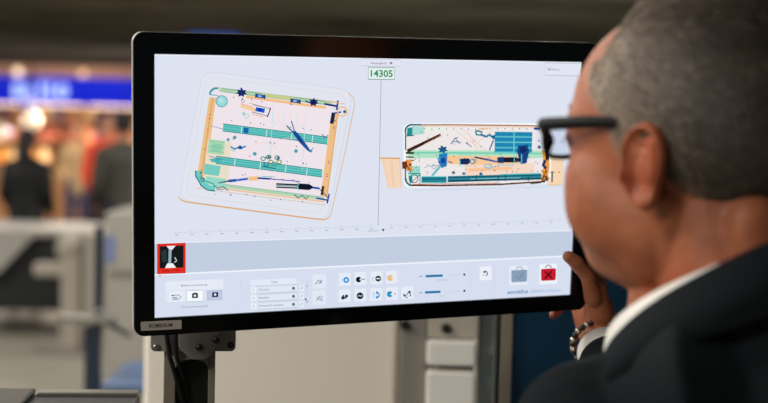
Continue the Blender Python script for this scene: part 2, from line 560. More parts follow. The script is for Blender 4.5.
star((241.4, 92.6), 4.8, (22, 42, 104)); disc((241.8, 92.8), 2.8, (10, 24, 78)); line((241, 87.6), (241.6, 96), 1.6, (20, 60, 140))
star((313.4, 102.2), 4.6, (22, 48, 112)); disc((313.4, 102.4), 2.4, (10, 26, 80)); line((309, 102), (305, 101), 1.2, (20, 70, 140))
for c_ in ((260.4, 96.2), (295.6, 101)):
    line((c_[0] - 4.6, c_[1] - .7), (c_[0] + 4.6, c_[1] + .7), 3.6, (26, 86, 170)); line((c_[0] - 4.6, c_[1] - 2.8), (c_[0] - 4.8, c_[1] + 1.6), 1.2, NAVY)
    line((c_[0] + 4.4, c_[1] - 1.4), (c_[0] + 4.2, c_[1] + 3), 1.2, NAVY); line((c_[0] - 2.4, c_[1] - .3), (c_[0] + 1, c_[1] + .2), 1, (190, 220, 240))
line((249, 103), (266, 107.6), .7, (232, 172, 116)); line((240.6, 105.6), (256, 110.4), 3.4, (246, 206, 160)); line((240.6, 103.6), (253, 107.2), .6, (230, 160, 100))
flat([(256, 107), (265, 108.6), (264, 113), (255, 111)], (26, 92, 206)); flat([(258, 108.4), (262, 109), (261.6, 111.4), (257.6, 110.6)], (14, 50, 150))
poly_line([(253, 104.6), (270, 108.6), (267.4, 116), (252, 112)], .7, (90, 104, 132)); poly_line([(270.4, 107.6), (269.2, 112), (267, 117)], 1.1, (20, 50, 110))
poly_line([(252, 114), (259, 115.8), (263, 117)], .7, (228, 170, 116))
disc((243.6, 113.6), 1.8, (160, 212, 214)); circle((246.4, 116), 2, .6, (178, 196, 214)); circle((242.8, 101), 1.5, .6, (130, 140, 150))
# wires
for k in range(5):
    a = k * 6
    poly_line([(272 + a, 112), (273 + a, 120 + k), (279 + a, 128), (290 + a * .7, 130 + k)], .45, (238, 204, 196) if k % 2 else (200, 226, 228))
circle((290, 150), 20, .45, (236, 208, 196), ry=12, a0=180, a1=350); circle((262, 152), 16, .45, (238, 210, 190), ry=9, a0=190, a1=340)
line((273, 106), (270, 160), .5, (186, 226, 228)); line((306, 110), (302, 170), .5, (190, 226, 226))
# tweezers
line((286.4, 125.6), (294, 133.4), 1.3, (34, 92, 146)); line((291.2, 120.8), (294.6, 132), 1.1, (50, 120, 160))
flat([(291.6, 131), (295.6, 131), (301, 137), (308.4, 147.4), (311, 153), (306.6, 150), (298, 141)], (26, 84, 160)); line((294, 132.6), (303, 144), 1.2, (14, 54, 120))
disc((311, 150.6), 1.4, (60, 150, 170))
# small mixed pieces
poly_line([(230.6, 146.6), (234, 149), (238, 147.6), (241, 148.4), (245.6, 146)], 1.6, (38, 116, 178)); disc((240, 147.4), 2, (26, 88, 160)); circle((233.4, 149.4), 1.8, .5, (110, 190, 200))
for c_, r_ in (((234.6, 137.4), 1.8), ((254.6, 153.8), 1.9), ((295.8, 151), 1.9), ((228, 139.6), 1.6)): disc(c_, r_, (74, 160, 178))
for i_, c_ in enumerate(((263, 158.6), (268.6, 157), (270.6, 162), (277, 157.6), (274, 164), (266, 164.4), (279, 161.8))):
    circle(c_, 2.2, 1.0, [(50, 150, 140), (20, 110, 130), (110, 150, 60), (30, 120, 140)][i_ % 4], ry=1.8)
disc((268.6, 157), 1.2, (90, 110, 40)); disc((278, 158), 1.3, (20, 92, 110)); line((262, 166), (276, 168.6), 1, (20, 120, 120))
# pen, screwdriver and scissors at the bottom
line((218, 183), (229, 180.8), .8, (60, 70, 90), 1.6); line((228.6, 180.9), (236, 180.2), 2.8, (34, 84, 168)); line((236, 180.2), (248, 178.6), 2.4, (94, 132, 214)); line((238, 180), (247, 178.9), .8, (30, 60, 170))
line((248.6, 178.6), (258, 178.2), 4.2, (243, 194, 136)); line((257.6, 178), (270, 178.8), 1.8, (34, 56, 158)); line((270, 178.8), (300, 181.4), 1.0, (96, 88, 180)); line((262, 176.4), (275, 176.8), .7, (100, 190, 200))
line((276, 183.8), (298, 184.8), 1.6, (16, 20, 40)); line((276, 187), (298, 188), 1.4, (18, 26, 60)); line((276, 185.4), (298, 186.2), 1, (90, 160, 160))
flat([(298, 183.2), (309, 184), (314, 187.2), (309, 190), (298, 189.2)], (12, 18, 38)); line((312, 187.4), (319.4, 188.4), 2, (40, 66, 168)); poly_line([(296.4, 181.6), (298.6, 184), (297, 187), (299, 190)], 1, (70, 190, 190))
line((319.6, 189), (328.6, 198.6), .8, NAVY); line((316, 198), (328, 200.2), 1.6, (36, 70, 150)); line((329, 193.6), (327, 203.4), 1.5, (30, 50, 150))
line((323, 186), (321.6, 195), 2.6, (60, 50, 40)); poly_line([(294, 194.6), (298, 197.8), (302, 195.4), (306, 199), (308, 196)], 1.1, (30, 130, 132))
# upper right hinge
line((324, 103.8), (337, 106.2), 2, (26, 54, 118)); line((337.8, 100.4), (336.4, 110), 1.8, (30, 60, 140)); line((333.4, 112.6), (331.4, 123.6), 3.8, (18, 36, 78)); line((334, 113), (341, 112), 1.6, (60, 90, 160))
circle((342, 111.6), 4.6, 1.3, (240, 184, 122)); disc((344.4, 111.6), 1.6, (40, 100, 140)); line((325, 101), (345, 104), .7, (240, 180, 110))
for i in range(64):       # rivets
    t = rng.random(); sd = i % 8
    P_ = [((212, 100), (200, 178)), ((336, 112), (324, 196)), ((218, 96), (330, 110)), ((214, 193), (322, 203)),
          ((228, 120), (322, 131)), ((220, 152), (318, 165)), ((220, 172), (318, 184)), ((218, 136), (322, 149))][sd]
    p_ = (P_[0][0] + (P_[1][0] - P_[0][0]) * t, P_[0][1] + (P_[1][1] - P_[0][1]) * t + rng.normal() * .8)
    disc(p_, .62, (58, 70, 128) if i % 3 else (120, 90, 80), n=6)

# ---- second bag (from the side)
flat([(380.6, 158), (399.4, 158), (401.4, 188), (387.4, 188)], (244, 214, 188)); line((379.6, 158), (399.6, 158.2), 1.4, (226, 160, 92)); line((399.4, 158.6), (401.2, 188), .7, (232, 190, 150)); line((383, 159), (388.6, 188), .6, (238, 196, 156)); line((391, 161), (393, 186), 2.5, (240, 206, 172))
flat([(545, 156.4), (563.4, 156), (562, 184.4), (547, 185)], (246, 214, 180)); line((547, 156.4), (563.4, 156), 1.0, (228, 164, 92)); line((547, 185), (562, 184.4), .8, (230, 180, 120))
body = rounded([(404.4, 124.4), (550, 124.4), (549, 182), (404.8, 186.6)], 7)
flat(body, (244, 250, 252)); poly_line(body, 2.6, (244, 252, 255), True)
body2 = rounded([(405.6, 125.6), (548.6, 125.6), (547.6, 181), (406, 185.4)], 6); flat(body2, (238, 232, 232))
flat([(412, 126), (424, 126), (424, 134), (412, 135)], (168, 222, 214))
flat([(408, 150), (546, 150.6), (546, 158), (408, 158)], (178, 226, 196)); line((412, 152.6), (546, 153.4), 1.6, (120, 206, 180))
flat([(447, 155.6), (524, 156.4), (522, 166), (446, 163.8)], (248, 200, 150)); flat([(464, 165), (534, 163), (534, 175), (466, 176)], (246, 216, 196)); line((468, 170), (512, 168), 3, (248, 196, 148))
flat([(536, 127), (545, 127), (545, 150), (534, 150)], (226, 226, 236)); flat([(424, 127), (446, 127), (446, 131), (424, 131)], (232, 240, 226))
flat([(408, 166), (420, 166), (420, 176), (408, 176)], (150, 220, 206))
# shell outlines
poly_line([(418, 124.8), (450, 124.7), (500, 125.2), (541, 125.8)], 1.3, (168, 96, 56)); poly_line([(418, 126.2), (541, 127.2)], .6, (240, 196, 150))
poly_line([(409, 185.2), (440, 185.4), (500, 184.2), (545, 181.4)], 1.7, (92, 46, 34)); poly_line([(412, 184.2), (500, 182.8)], .7, (212, 140, 90))
circle((411.4, 131), 6.4, 1.7, (10, 102, 112), a0=170, a1=275); line((405.2, 131), (405.2, 150), 1.4, (20, 120, 124)); line((411, 124.8), (421, 124.6), 1.6, (12, 100, 110)); flat([(407, 128), (412, 127), (412, 135), (406.4, 136)], (34, 140, 140)); line((406, 136), (414, 135.4), .8, (10, 80, 90))
circle((411.6, 179), 6.2, 1.8, (10, 100, 104), a0=85, a1=190); line((405, 166), (405, 180), 1.5, (14, 116, 120)); circle((413.6, 178.6), 4, .8, (14, 90, 100)); line((408, 173), (420, 173.6), .8, (10, 90, 96)); line((409, 184), (419.6, 174.6), .6, (10, 90, 96)); line((419.8, 173), (419.4, 184), .8, (20, 120, 120)); flat([(408, 176), (412, 176), (412, 183), (409, 182)], (20, 130, 130))
line((407, 151), (440.4, 134.6), 3.4, (74, 40, 28), 2.6); line((412, 148), (438, 135.4), 1, (24, 12, 12)); line((424, 144), (440.6, 135), .6, (200, 120, 80))
for y_, w_ in ((152.6, 2.2), (156.8, 1.3), (160, 1)): line((405.4, y_), (413.6, y_ + .4), w_, (44, 60, 40))
flat([(405.4, 160), (411, 159), (412, 170), (406, 171)], (236, 150, 70)); flat([(401.6, 161.6), (406.6, 161), (406.6, 168.4), (402, 168.8)], (112, 52, 28)); line((405.4, 163), (410.6, 172), 1, (90, 40, 20)); disc((409.6, 164.6), 1.2, (40, 60, 100)); line((407, 170), (414, 170), .8, (200, 110, 40))
# blue mechanism
star((442.4, 149.4), 4.4, (22, 92, 140), 6); flat([(438.6, 154), (447, 153), (446.4, 166), (441, 168), (437.6, 162)], (32, 122, 190)); flat([(441, 158), (445, 157.6), (444.6, 163), (440.6, 163)], (14, 66, 150)); line((440, 166), (431.6, 175.6), 2.4, (112, 188, 206)); circle((433.6, 166.6), 2, .6, (90, 150, 180)); poly_line([(427, 164), (430, 166.4), (434, 165)], .7, (100, 160, 170)); flat([(436, 158), (440, 157), (439, 161)], (60, 170, 210)); line((448, 161), (452, 163), 1.1, (40, 100, 170))
poly_line([(450.6, 144), (454.6, 138), (459.4, 143.4)], 1.1, (36, 84, 150)); poly_line([(454.6, 138), (457.6, 137.6)], .9, (36, 84, 150)); line((452.6, 141), (459, 142.4), .8, (60, 110, 170)); line((465.4, 142.6), (471.2, 146.6), 1.1, (36, 92, 160), .7)
for a_ in ((455, 131, 478, 147), (461, 128, 486, 151), (468, 133, 477, 151), (474, 145, 497, 126)): line(a_[:2], a_[2:], .5, (240, 188, 166))
poly_line([(475.4, 130.4), (475.8, 134.6), (480, 135), (481.6, 132), (476, 130.4)], 1.7, (22, 124, 140)); poly_line([(480.6, 134.6), (486, 136.6), (489, 134.6), (494, 138.6)], 2.2, (26, 118, 160)); disc((494, 137), 2.2, (14, 86, 140)); line((493, 140), (489, 150), 1.2, (40, 96, 160)); line((478, 129), (488, 128.4), 1.4, (240, 184, 140))
# stacked blue block
flat([(494.4, 131.6), (532, 132), (531, 152.6), (494, 152.6)], (48, 156, 190))
for y_ in (132.2, 137.6, 143, 148.2): flat([(495, y_), (531.6, y_ + .3), (531.4, y_ + 3.6), (495, y_ + 3.2)], (28, 132, 178))
for y_ in (136.6, 142, 147.6): line((495, y_), (531.6, y_ + .4), .8, (120, 206, 206))
line((513.6, 131), (513.4, 153), 1.1, (104, 212, 206)); flat([(517.4, 146), (527, 144.6), (528.6, 152), (526, 163), (520, 164), (516.6, 152)], (24, 66, 130)); disc((522.6, 149.6), 3, (14, 36, 96))
for k in range(5): line((522.6, 149.6), (522.6 + 5.4 * math.cos(k * 1.3), 149.6 + 5 * math.sin(k * 1.3)), .8, (16, 44, 104))
# middle row
flat([(459.4, 158.6), (468.6, 158.2), (470, 162), (467, 164.6), (460, 164.2)], (22, 40, 92)); line((459, 157.6), (459.8, 165), 1, (90, 200, 200)); circle((472, 161.4), 2.4, .9, (60, 110, 160)); circle((474.6, 160.6), 1.6, .6, (90, 150, 180)); frame(459, 154.6, 470.4, 166, .6, (110, 214, 206))
line((474, 157), (486, 159.4), 1.6, (26, 40, 110)); line((485.6, 159.2), (497, 161.8), 2.2, (34, 86, 176), 1.4); flat([(496.6, 157.4), (514, 157), (520, 158.4), (520, 161.6), (513, 162.4), (497, 162.2)], (22, 28, 50)); flat([(498, 157), (503, 156.6), (503, 163), (498, 163)], (20, 60, 110)); line((496.8, 164.8), (513.6, 165), .8, (90, 200, 210))
poly_line([(494.6, 152), (513.8, 152), (513.8, 163), (521, 163), (521, 154)], 1.0, (92, 216, 208)); circle((487.6, 166), 3.6, .8, (70, 180, 210), ry=2.2); circle((489.6, 166.6), 2.4, .6, (100, 200, 220), ry=1.6)
for c_ in ((453, 172.6), (463.4, 173.4), (480.4, 174)): star(c_, 1.9, (40, 110, 150), 5)
# lower rails
flat([(421, 176.2), (446, 176), (446, 182.6), (420.8, 183)], (36, 132, 150)); frame(421, 176.2, 446.4, 182.8, .8, (150, 226, 224)); line((422, 179), (445, 178.6), 1.1, (16, 96, 120))
flat([(447.4, 176), (541, 173.6), (541, 179.4), (447, 182.2)], (44, 130, 150)); line((448, 177.4), (541, 175), 1.1, (14, 78, 100)); line((448, 180.8), (541, 178.4), 1.4, (18, 60, 80)); line((470, 178.8), (520, 177.6), .7, (130, 206, 210)); line((500, 174.6), (540, 173.4), 1.2, (60, 180, 190))
for x_ in (476, 498, 505, 528): line((x_, 174.6), (x_ - .3, 181), 1, (14, 90, 100))
# right end
flat([(541.6, 150), (548, 151), (549, 166), (547, 180), (540.6, 181), (543, 166)], (238, 158, 64)); line((547.4, 138), (546.6, 160), 3.6, (40, 34, 28)); poly_line([(544.6, 160), (542.6, 165), (545.6, 168.6)], 3, (18, 42, 96)); line((546, 170), (541.4, 180), 1.7, (104, 58, 20)); line((541, 170), (548.6, 179), 1.8, (210, 130, 40)); line((545, 176), (547, 181), 2, (30, 40, 40)); poly_line([(530, 183.4), (540, 182.4), (546, 179)], 1.4, (60, 50, 46)); line((551.6, 172), (551.4, 182), 1.4, (44, 46, 66)); line((549.6, 172), (554, 172), .9, (44, 46, 66)); disc((558.6, 172), 1, (230, 140, 60)); disc((534.6, 128.6), 1, (30, 60, 150)); line((533.6, 128.4), (539.6, 128.6), 2.4, (26, 54, 150)); disc((538.6, 147), 1.6, (26, 80, 140)); disc((538.4, 140.6), .9, (30, 70, 130)); flat([(540.6, 126.6), (545, 127), (547, 132), (542, 133)], (246, 178, 96))
for i in range(70):
    if i < 16: p_ = (424 + i * 7.3, 128.8 + rng.normal() * .3)
    elif i < 28: p_ = (414 + (i - 16) * 6.6, 131 + rng.random() * 16)
    else: p_ = (412 + rng.random() * 130, 154 + rng.random() * 20)
    disc(p_, .6, (58, 74, 128) if i % 4 else (150, 84, 64), n=6)

# ---- lower tool bar
SL = -.047
flat([(157, 243.6), (185, 242.6), (185, 272.6), (157, 273.9)], (226, 44, 34)); frame(157.2, 243.8, 185, 273.6, .8, (170, 30, 24), -.036)
flat([(159.4, 246), (183.2, 245.2), (183.2, 267.2), (159.4, 268)], (14, 22, 24))
flat([(166, 245.8), (175.4, 245.4), (172, 249.4), (169.6, 249.6)], (232, 238, 240)); flat([(168.4, 249), (171.4, 249), (170.8, 264), (168, 264)], (150, 172, 182)); flat([(167, 263), (172.6, 263), (175.8, 267.4), (164.6, 267.8)], (238, 242, 242)); flat([(161, 251), (166, 249), (167, 262), (161.6, 262)], (36, 52, 56)); poly_line([(174.4, 257), (176.4, 260.6), (174, 262)], .9, (210, 220, 230))
text('2346 17:02', 161.6, 271.6, 1.8, 18, (120, 12, 12), SL, .01); line((159, 275.6), (160.6, 275.5), 1, (230, 60, 50))
rect(165.4, 281.4, 223, 302, (224, 231, 244), SL); rect(165.4, 281.4, 223, 290, (230, 234, 246), SL)
text('Bildauswertung', 181, 286.2, 1.9, 26, (140, 146, 166), SL, .01)
rect(168.6, 291.6, 183, 301.6, (232, 238, 248), SL)
poly_line([(171, 295), (178, 294.6), (181, 296.6), (178.6, 299), (172, 299.4)], .7, (110, 124, 150)); line((172, 297.6), (177, 297.4), 1, (70, 90, 130)); line((171, 295.2), (174, 295.1), 1, (60, 80, 120))
rect(186.4, 290.4, 203, 301.4, (247, 250, 253), SL); frame(186.4, 290.4, 203, 301.4, .6, (150, 184, 206), SL); rect(191.8, 293, 197.6, 297.8, (20, 30, 44), SL); disc((194.6, 295.3), 1.3, (226, 232, 240)); line((193, 292.8), (196, 292.6), .8, (20, 30, 44))
rect(206, 290, 222.4, 300.4, (190, 202, 226), SL); rect(211.8, 292, 217.8, 296.8, (20, 28, 62), SL); disc((214.8, 294.2), 1.2, (236, 240, 250))
for k in range(4): disc((208.6 + k * 4, 290.6 - k * .1), .4, (140, 160, 200), n=6)
text('Dokumentenansicht', 181, 307.6, 1.8, 27, (150, 156, 174), SL, .01)
line((240, 279), (239.6, 312), .5, (206, 214, 231)); line((333.4, 272), (333, 307), .5, (206, 214, 231)); line((470.6, 264), (470, 300), .5, (206, 214, 231)); line((494, 262), (493.6, 298), .5, (206, 214, 231))
# list
rect(250.4, 279.8, 296, 285, (228, 233, 245), SL); text('Titel', 270.6, 282.6, 1.9, 6, (110, 124, 150), SL, .01)
for k in range(3):
    y_ = 286.6 + k * 8
    rect(250.4, y_, 256.4, y_ + 6.2, (232, 237, 247), SL); rect(258, y_ - .4, 296.6, y_ + 6, (224, 232, 244), SL); frame(258, y_ - .4, 296.6, y_ + 6.2, .5, (180, 192, 212), SL)
    text(['Neustart', 'Beenden', 'Protokoll ansehen'][k], 259, y_ + 3.8, 2, [9.6, 9.6, 24][k], (130, 144, 168), SL, .01)
    disc((293, y_ + 1.4), 1.6, (120, 136, 160)); disc((293, y_ + 1.0), .8, (60, 76, 104)); disc((253, y_ + 3.2), .5, (90, 110, 140), n=6)
    rect(299, y_ - 1.4, 303.4, y_ + 4.4, (230, 235, 246), SL); line((300.2, y_ + 2), (302, y_), .7, (140, 154, 178))
disc((305.4, 299), .9, (40, 60, 90)); line((304.4, 298), (307, 301.6), .9, (60, 80, 120)); line((306.4, 280), (306, 304), .5, (196, 205, 224)); poly_line([(305.4, 286), (307, 284.4), (306.8, 287)], .6, (150, 164, 188))
for y_ in (274.4, 290.6):
    rect(312, y_, 325.4, y_ + 14, (226, 232, 244), SL)
poly_line([(315, 284), (318, 279.6), (321, 282.6), (318.6, 283.4), (321.6, 279.4)], .9, (104, 120, 150)); poly_line([(316, 296.4), (319, 299.6), (322.4, 295.4)], .7, (140, 156, 182)); line((316, 300), (320, 295.4), .8, (110, 128, 160)); disc((321, 299.6), .9, (120, 138, 170))
# round filters
pos1 = [(345.4, 279.6), (358, 279.0), (377.6, 278.2), (390, 277.6)]
for i, x_ in enumerate((338, 353.6, 369.6, 385.4)):
    rect(x_, 272.6 - i * .75, x_ + 12.6, 286 - i * .75, (230, 236, 247), SL); frame(x_, 272.6 - i * .75, x_ + 12.6, 286 - i * .75, .4, (205, 212, 228), SL)
for i, x_ in enumerate((337.6, 353.4, 369.4, 385, 400.4)):
    rect(x_, 289.2 - i * .75, x_ + 12.6, 302.4 - i * .75, (230, 236, 247), SL); frame(x_, 289.2 - i * .75, x_ + 12.6, 302.4 - i * .75, .4, (205, 212, 228), SL)
disc((345.6, 279.6), 3.0, (40, 142, 214)); disc((345.6, 279.6), 1.3, (220, 240, 250)); disc((341.6, 279.8), 1.4, (214, 224, 244))
disc((358, 279.2), 2.8, (14, 24, 34)); flat([(358.6, 279.2), (362, 277), (362, 281)], (230, 236, 247)); line((361, 279), (364.6, 278.8), .8, (90, 100, 120))
disc((377.6, 278.2), 2.9, (22, 34, 44)); line((375.8, 278.3), (379.6, 278.1), 1.1, (230, 236, 247)); circle((374.2, 278.6), 2.2, .5, (120, 140, 160), a0=120, a1=240)
disc((389.6, 277.6), 3.0, (232, 190, 130)); disc((392.4, 277.4), 1.6, (240, 232, 220)); line((397, 268), (396.6, 284), .5, (214, 202, 232))
poly_line([(341, 297.6), (343, 295), (344.6, 298), (347, 295)], 1.8, (20, 34, 44)); disc((342.2, 297.6), 1.6, (20, 60, 60)); disc((346, 295.6), 1.5, (20, 34, 50))
disc((359.4, 295.4), 3.4, (18, 34, 42)); poly_line([(357.4, 296), (359, 294.8), (360, 296), (361.6, 294.8)], .8, (220, 230, 236))
disc((375.4, 294.6), 3.6, (50, 134, 206), a0=-90, a1=90); disc((376.6, 294.6), 1.4, (214, 232, 246)); line((373, 291.6), (373, 297.6), .7, (150, 190, 230))
disc((389.2, 293.8), 3.0, (24, 146, 190)); flat([(389.4, 293.8), (392.6, 291.6), (392.6, 296)], (230, 236, 247)); disc((394.4, 293.4), .9, (226, 150, 170))
disc((403.6, 294.6), 1.1, (30, 50, 70)); poly_line([(403.4, 296.6), (406, 294.6), (408, 291.6)], .8, (60, 80, 100)); disc((408.8, 291.6), 1.3, (30, 50, 70)); disc((406, 297), .8, (60, 80, 100)); line((409.4, 296), (410, 293), 1, (50, 70, 90))
# sliders
for (x0_, x1_, y_) in ((425, 442, 275.8), (424.4, 439.8, 292)):
    line((418.6, y_ + .2), (421.4, y_ + .1), .9, (130, 140, 180)); line((422, y_ + .2), (459, y_ - 1.2), .5, (196, 206, 222)); line((x0_, y_), (x1_, y_ - .6), 2.3, (20, 116, 170)); disc((x1_ + 2, y_ - .7), 2, (210, 228, 240)); disc((463.6, y_ - 1.6), 1.1, (24, 40, 56))
text('Helligkeit', 436.6, 280.4, 1.3, 10.6, (150, 162, 180), SL); text('Kontrast', 439, 296.2, 1.3, 5, (170, 170, 190), SL)
rect(479, 266.4, 490.8, 280, (236, 240, 249), SL); circle((484.4, 273.2), 2.2, .9, (60, 76, 96), a0=-110, a1=150); flat([(482, 271.6), (484.6, 270), (484.4, 273)], (40, 56, 76)); disc((484, 275), .8, (246, 250, 254))
# case buttons
rect(508.8, 265.8, 526.6, 285, (228, 236, 248), SL); circle((518.6, 269.4), 3, .9, (150, 168, 190), a0=180, a1=360); flat(rounded([(510.4, 270), (526.2, 269.2), (526, 281.2), (510.6, 282)], 1.6), (136, 158, 184)); poly_line([(515, 275.6), (517.6, 279), (522, 272.4)], 1.2, (116, 134, 164))
rect(538.6, 264, 556, 284, (238, 244, 252), SL); circle((547.6, 267.6), 2.8, .9, (120, 110, 120), a0=180, a1=360); flat(rounded([(540, 268.6), (555.2, 267.8), (554.8, 279.8), (540.2, 280.6)], 1.6), (206, 26, 46)); frame(541.4, 269.8, 553.8, 279, .7, (150, 14, 34), -.05)
line((544, 271.2), (551, 277.6), 1.5, (36, 8, 20)); line((551, 270.8), (544, 278), 1.5, (36, 8, 20))
text('smiths', 506.6, 293.6, 3.7, 20.6, (24, 128, 184), SL, .012); text('detection', 529.6, 292.5, 3.7, 30, (132, 184, 222), SL, -.004)

me = scr.mesh('screen')
ca = me.color_attributes.new('shade', 'FLOAT_COLOR', 'CORNER')
arr = np.ones((len(me.loops), 4), dtype=np.float32); i_ = 0
for p, cc in zip(me.polygons, scr.c):
    arr[p.loop_start:p.loop_start + p.loop_total, :3] = cc
ca.data.foreach_set('color', arr.ravel())
sm = bpy.data.materials.new('lit_screen'); sm.use_nodes = True; nt = sm.node_tree; bs = nt.nodes['Principled BSDF']
bs.inputs['Base Color'].default_value = (.004, .004, .004, 1); bs.inputs['Roughness'].default_value = .45; bs.inputs['Specular IOR Level'].default_value = .15
at_ = nt.nodes.new('ShaderNodeAttribute'); at_.attribute_name = 'shade'
nt.links.new(at_.outputs['Color'], bs.inputs['Emission Color']); bs.inputs['Emission Strength'].default_value = 1.0
so = link('screen', me, sm, mon); so['label'] = 'lit display with x-ray pictures and a row of tool buttons'

# sticker on the lower left of the bezel
stk = MB()
q = [s2p(x, y) for x, y in ((140.4, 321.2), (181.0, 319.2), (181.0, 328.2), (140.6, 330.2))]
stk.add([(x, -.0031, z) for x, z in q] + [(x, -.0034, z) for x, z in q], [(4, 5, 6, 7), (0, 1, 5, 4), (1, 2, 6, 5), (2, 3, 7, 6), (3, 0, 4, 7)])
sticker = stk.build('label_sticker', mat('label_paper', (196, 186, 178), rough=.6), mon)
vs, fs = text_shapes('RCCMEDCK.AM', .03)
x0 = min(v[0] for v in vs); x1 = max(v[0] for v in vs); o_ = []
for v in vs:
    X = (v[0] - x0) / (x1 - x0) * 23.6
    lx, lz = s2p(148.4 + X, 327.0 - v[1] / .7 * 3.4 - .05 * X); o_.append((lx, -.00345, lz))
MB().add(o_, fs).build('sticker_text', mat('black_print', (24, 20, 18), rough=.6), sticker)

# ---- the stand under the monitor
steel = mat('bracket_steel', (138, 134, 126), rough=.42, metal=.1, noise_amt=.2, noise_scale=14)
dark_steel = mat('dark_steel', (58, 56, 52), rough=.45, metal=.6)
cavity = mat('post_recess_black', (8, 9, 9), rough=.6)
post = mat('post_aluminium', (130, 122, 108), rough=.5, metal=.1, noise_amt=.1, noise_scale=10, stretch=(30, 30, 1))
SA = math.radians(8)
sp = at(189, 352, 1.425)
stand = empty('monitor_stand', (sp.x, sp.y, 0), SA, 'grey metal bracket and slotted post carrying the monitor', 'monitor stand')


def loc_st(px, py, dy=0.):
    """photo point -> x, z in the stand's upright plane dy behind its front"""
    n_ = Vector((-math.sin(SA), math.cos(SA), 0)); o = Vector((sp.x, sp.y, 0)) + n_ * dy
    d = FW + RC * ((px - 384) / FPX) - UC * ((py - 201.5) / FPX)
    t = (o - CAM).dot(n_) / d.dot(n_); w_ = CAM + d * t
    e = Vector((math.cos(SA), math.sin(SA), 0))
    return (w_ - o).dot(e), w_.z


ux, uz = loc_st(150.5, 329); vx, vz = loc_st(235.6, 352)
bzt = sp.z + .05
MB().prism(rrect(ux, vx, vz, bzt, .006), .004, .010).build('mounting_plate', steel, stand, bevel=.0008)
cxa, _ = loc_st(178, 340); cxb, _ = loc_st(222, 340); cxc, _ = loc_st(186, 360); cxd, zz = loc_st(213, 359)
_, zt = loc_st(200, 330)
MB().prism([(cxa, bzt), (cxb, bzt), (cxb - .003, zt - .012), (cxd - .004, zz + .004), (cxd - .010, zz), (cxc + .008, zz), (cxc, zz + .006), (cxa + .001, zt - .02)], -.004, .004).build('bracket_tongue', steel, stand, bevel=.001)
for bx, by, yy in ((155.6, 347.4, .004), (199.4, 346.6, -.004), (216, 339.4, -.004), (230.6, 345.6, .004)):
    X, Z = loc_st(bx, by)
    bo = MB().cyl((X, yy, Z), (X, yy - .0025, Z), .0042).cyl((X, yy - .0025, Z), (X, yy - .0038, Z), .0030, r1=.002).build('bolt', silver if bx in (155.6,) else dark_steel, stand, smooth=False)
px0, _ = loc_st(163, 380); px1, _ = loc_st(215, 380); ix0, _ = loc_st(175, 380); ix1, _ = loc_st(208, 380)
ptop = MO.z - .06
MB().box(px0, ix0, .014, .06, .012, ptop).build('post_rail', post, stand, bevel=.001)
MB().box(ix1, px1, .014, .06, .012, ptop).build('post_rail', post, stand, bevel=.001)
MB().box(ix0, ix1, .035, .058, .012, ptop).build('post_web', cavity, stand)
hz0 = loc_st(190, 361)[1]
oc = [(ix0, hz0 + .05), (ix0, hz0 - .012)] + [((ix0 + ix1) / 2 - (ix1 - ix0) / 2 * math.cos(a), hz0 - .012 + .012 * math.sin(a)) for a in np.linspace(0, PI, 13)] + [(ix1, hz0 - .012), (ix1, hz0 + .05)]
MB().prism(oc[0:1] + oc[2:15] + oc[-1:], .0115, .016).build('slot_head', post, stand)
MB().box(-.05, .19, -.10, .20, 0, .012, bev=.004).build('base_plate', dark_steel, stand)
_iv = (Matrix.Translation((sp.x, sp.y, 0)) @ Matrix.Rotation(SA, 4, 'Z')).inverted()
_e = _iv @ (MON @ Vector((-.06, .058, -.05)))
MB().cyl(((px0 + px1) / 2, .045, ptop - .03), (_e.x - .03, _e.y + .02, _e.z), .016).cyl((_e.x - .03, _e.y + .02, _e.z), _e, .02).build('support_arm', dark_steel, stand)
cab = MB()
X0, Z0 = loc_st(165, 330, .0); X1, Z1 = loc_st(178, 385, .0); X2, Z2 = loc_st(186, 420, .0)
cab.tube([(X0, .0, Z0 + .03), (X0 + .001, -.002, Z0), (X0 + .006, .0, (Z0 + Z1) / 2), (X1, .004, Z1), (X2, .02, Z2), (X2 + .004, .028, .6), (X2, .028, .2)], .0028, n=10)
cab = cab.build('cable', mat('cable_black', (10, 10, 11), rough=.45), stand, smooth=True)
cab2 = MB().tube([(X0 + .008, .006, Z0 + .03), (X0 + .012, .0, Z0), (X0 + .014, .004, (Z0 + Z1) / 2), (X1 + .008, .012, Z1), (X2 + .004, .024, Z2), (X2 + .010, .030, .5)], .0022, n=8).build('cable', mat('cable_black', (10, 10, 11)), stand, smooth=True)
# ------------------------------------------------------------------ the checkpoint hall behind


def ground(px, d):
    p = at(px, 300, d); return p.x, p.y


# tall cream housing right behind the monitor
cream = mat('housing_cream', (230, 222, 208), rough=.5, noise_amt=.03, noise_scale=3)
grey_p = mat('panel_grey', (118, 112, 104), rough=.5)
light_p = mat('panel_light', (242, 236, 224), rough=.5)
beige_m = mat('strip_beige', (168, 156, 140), rough=.55)
xa = at(143, 360, 2.3); xb = at(398.5, 360, 2.3)
hs = empty('scanner_housing', ((xa.x + xb.x) / 2, xa.y, 0), 0, 'tall smooth cream scanner housing close behind the monitor', 'machine housing')
hw = (xb.x - xa.x) / 2
MB().box(-hw, hw, 0, .7, .08, 1.52, bev=.012).build('shell', cream, hs, smooth=False)
MB().box(-hw + .02, hw - .02, .02, .68, 0, .08).build('plinth', grey_p, hs)
MB().box(-hw + .05, hw - .05, -.006, 0, .14, .78, bev=.002).build('service_door', cream, hs)
MB().cyl((hw - .09, -.006, .5), (hw - .09, -.02, .5), .012).build('door_lock', mat('dark_steel', (58, 56, 52)), hs)

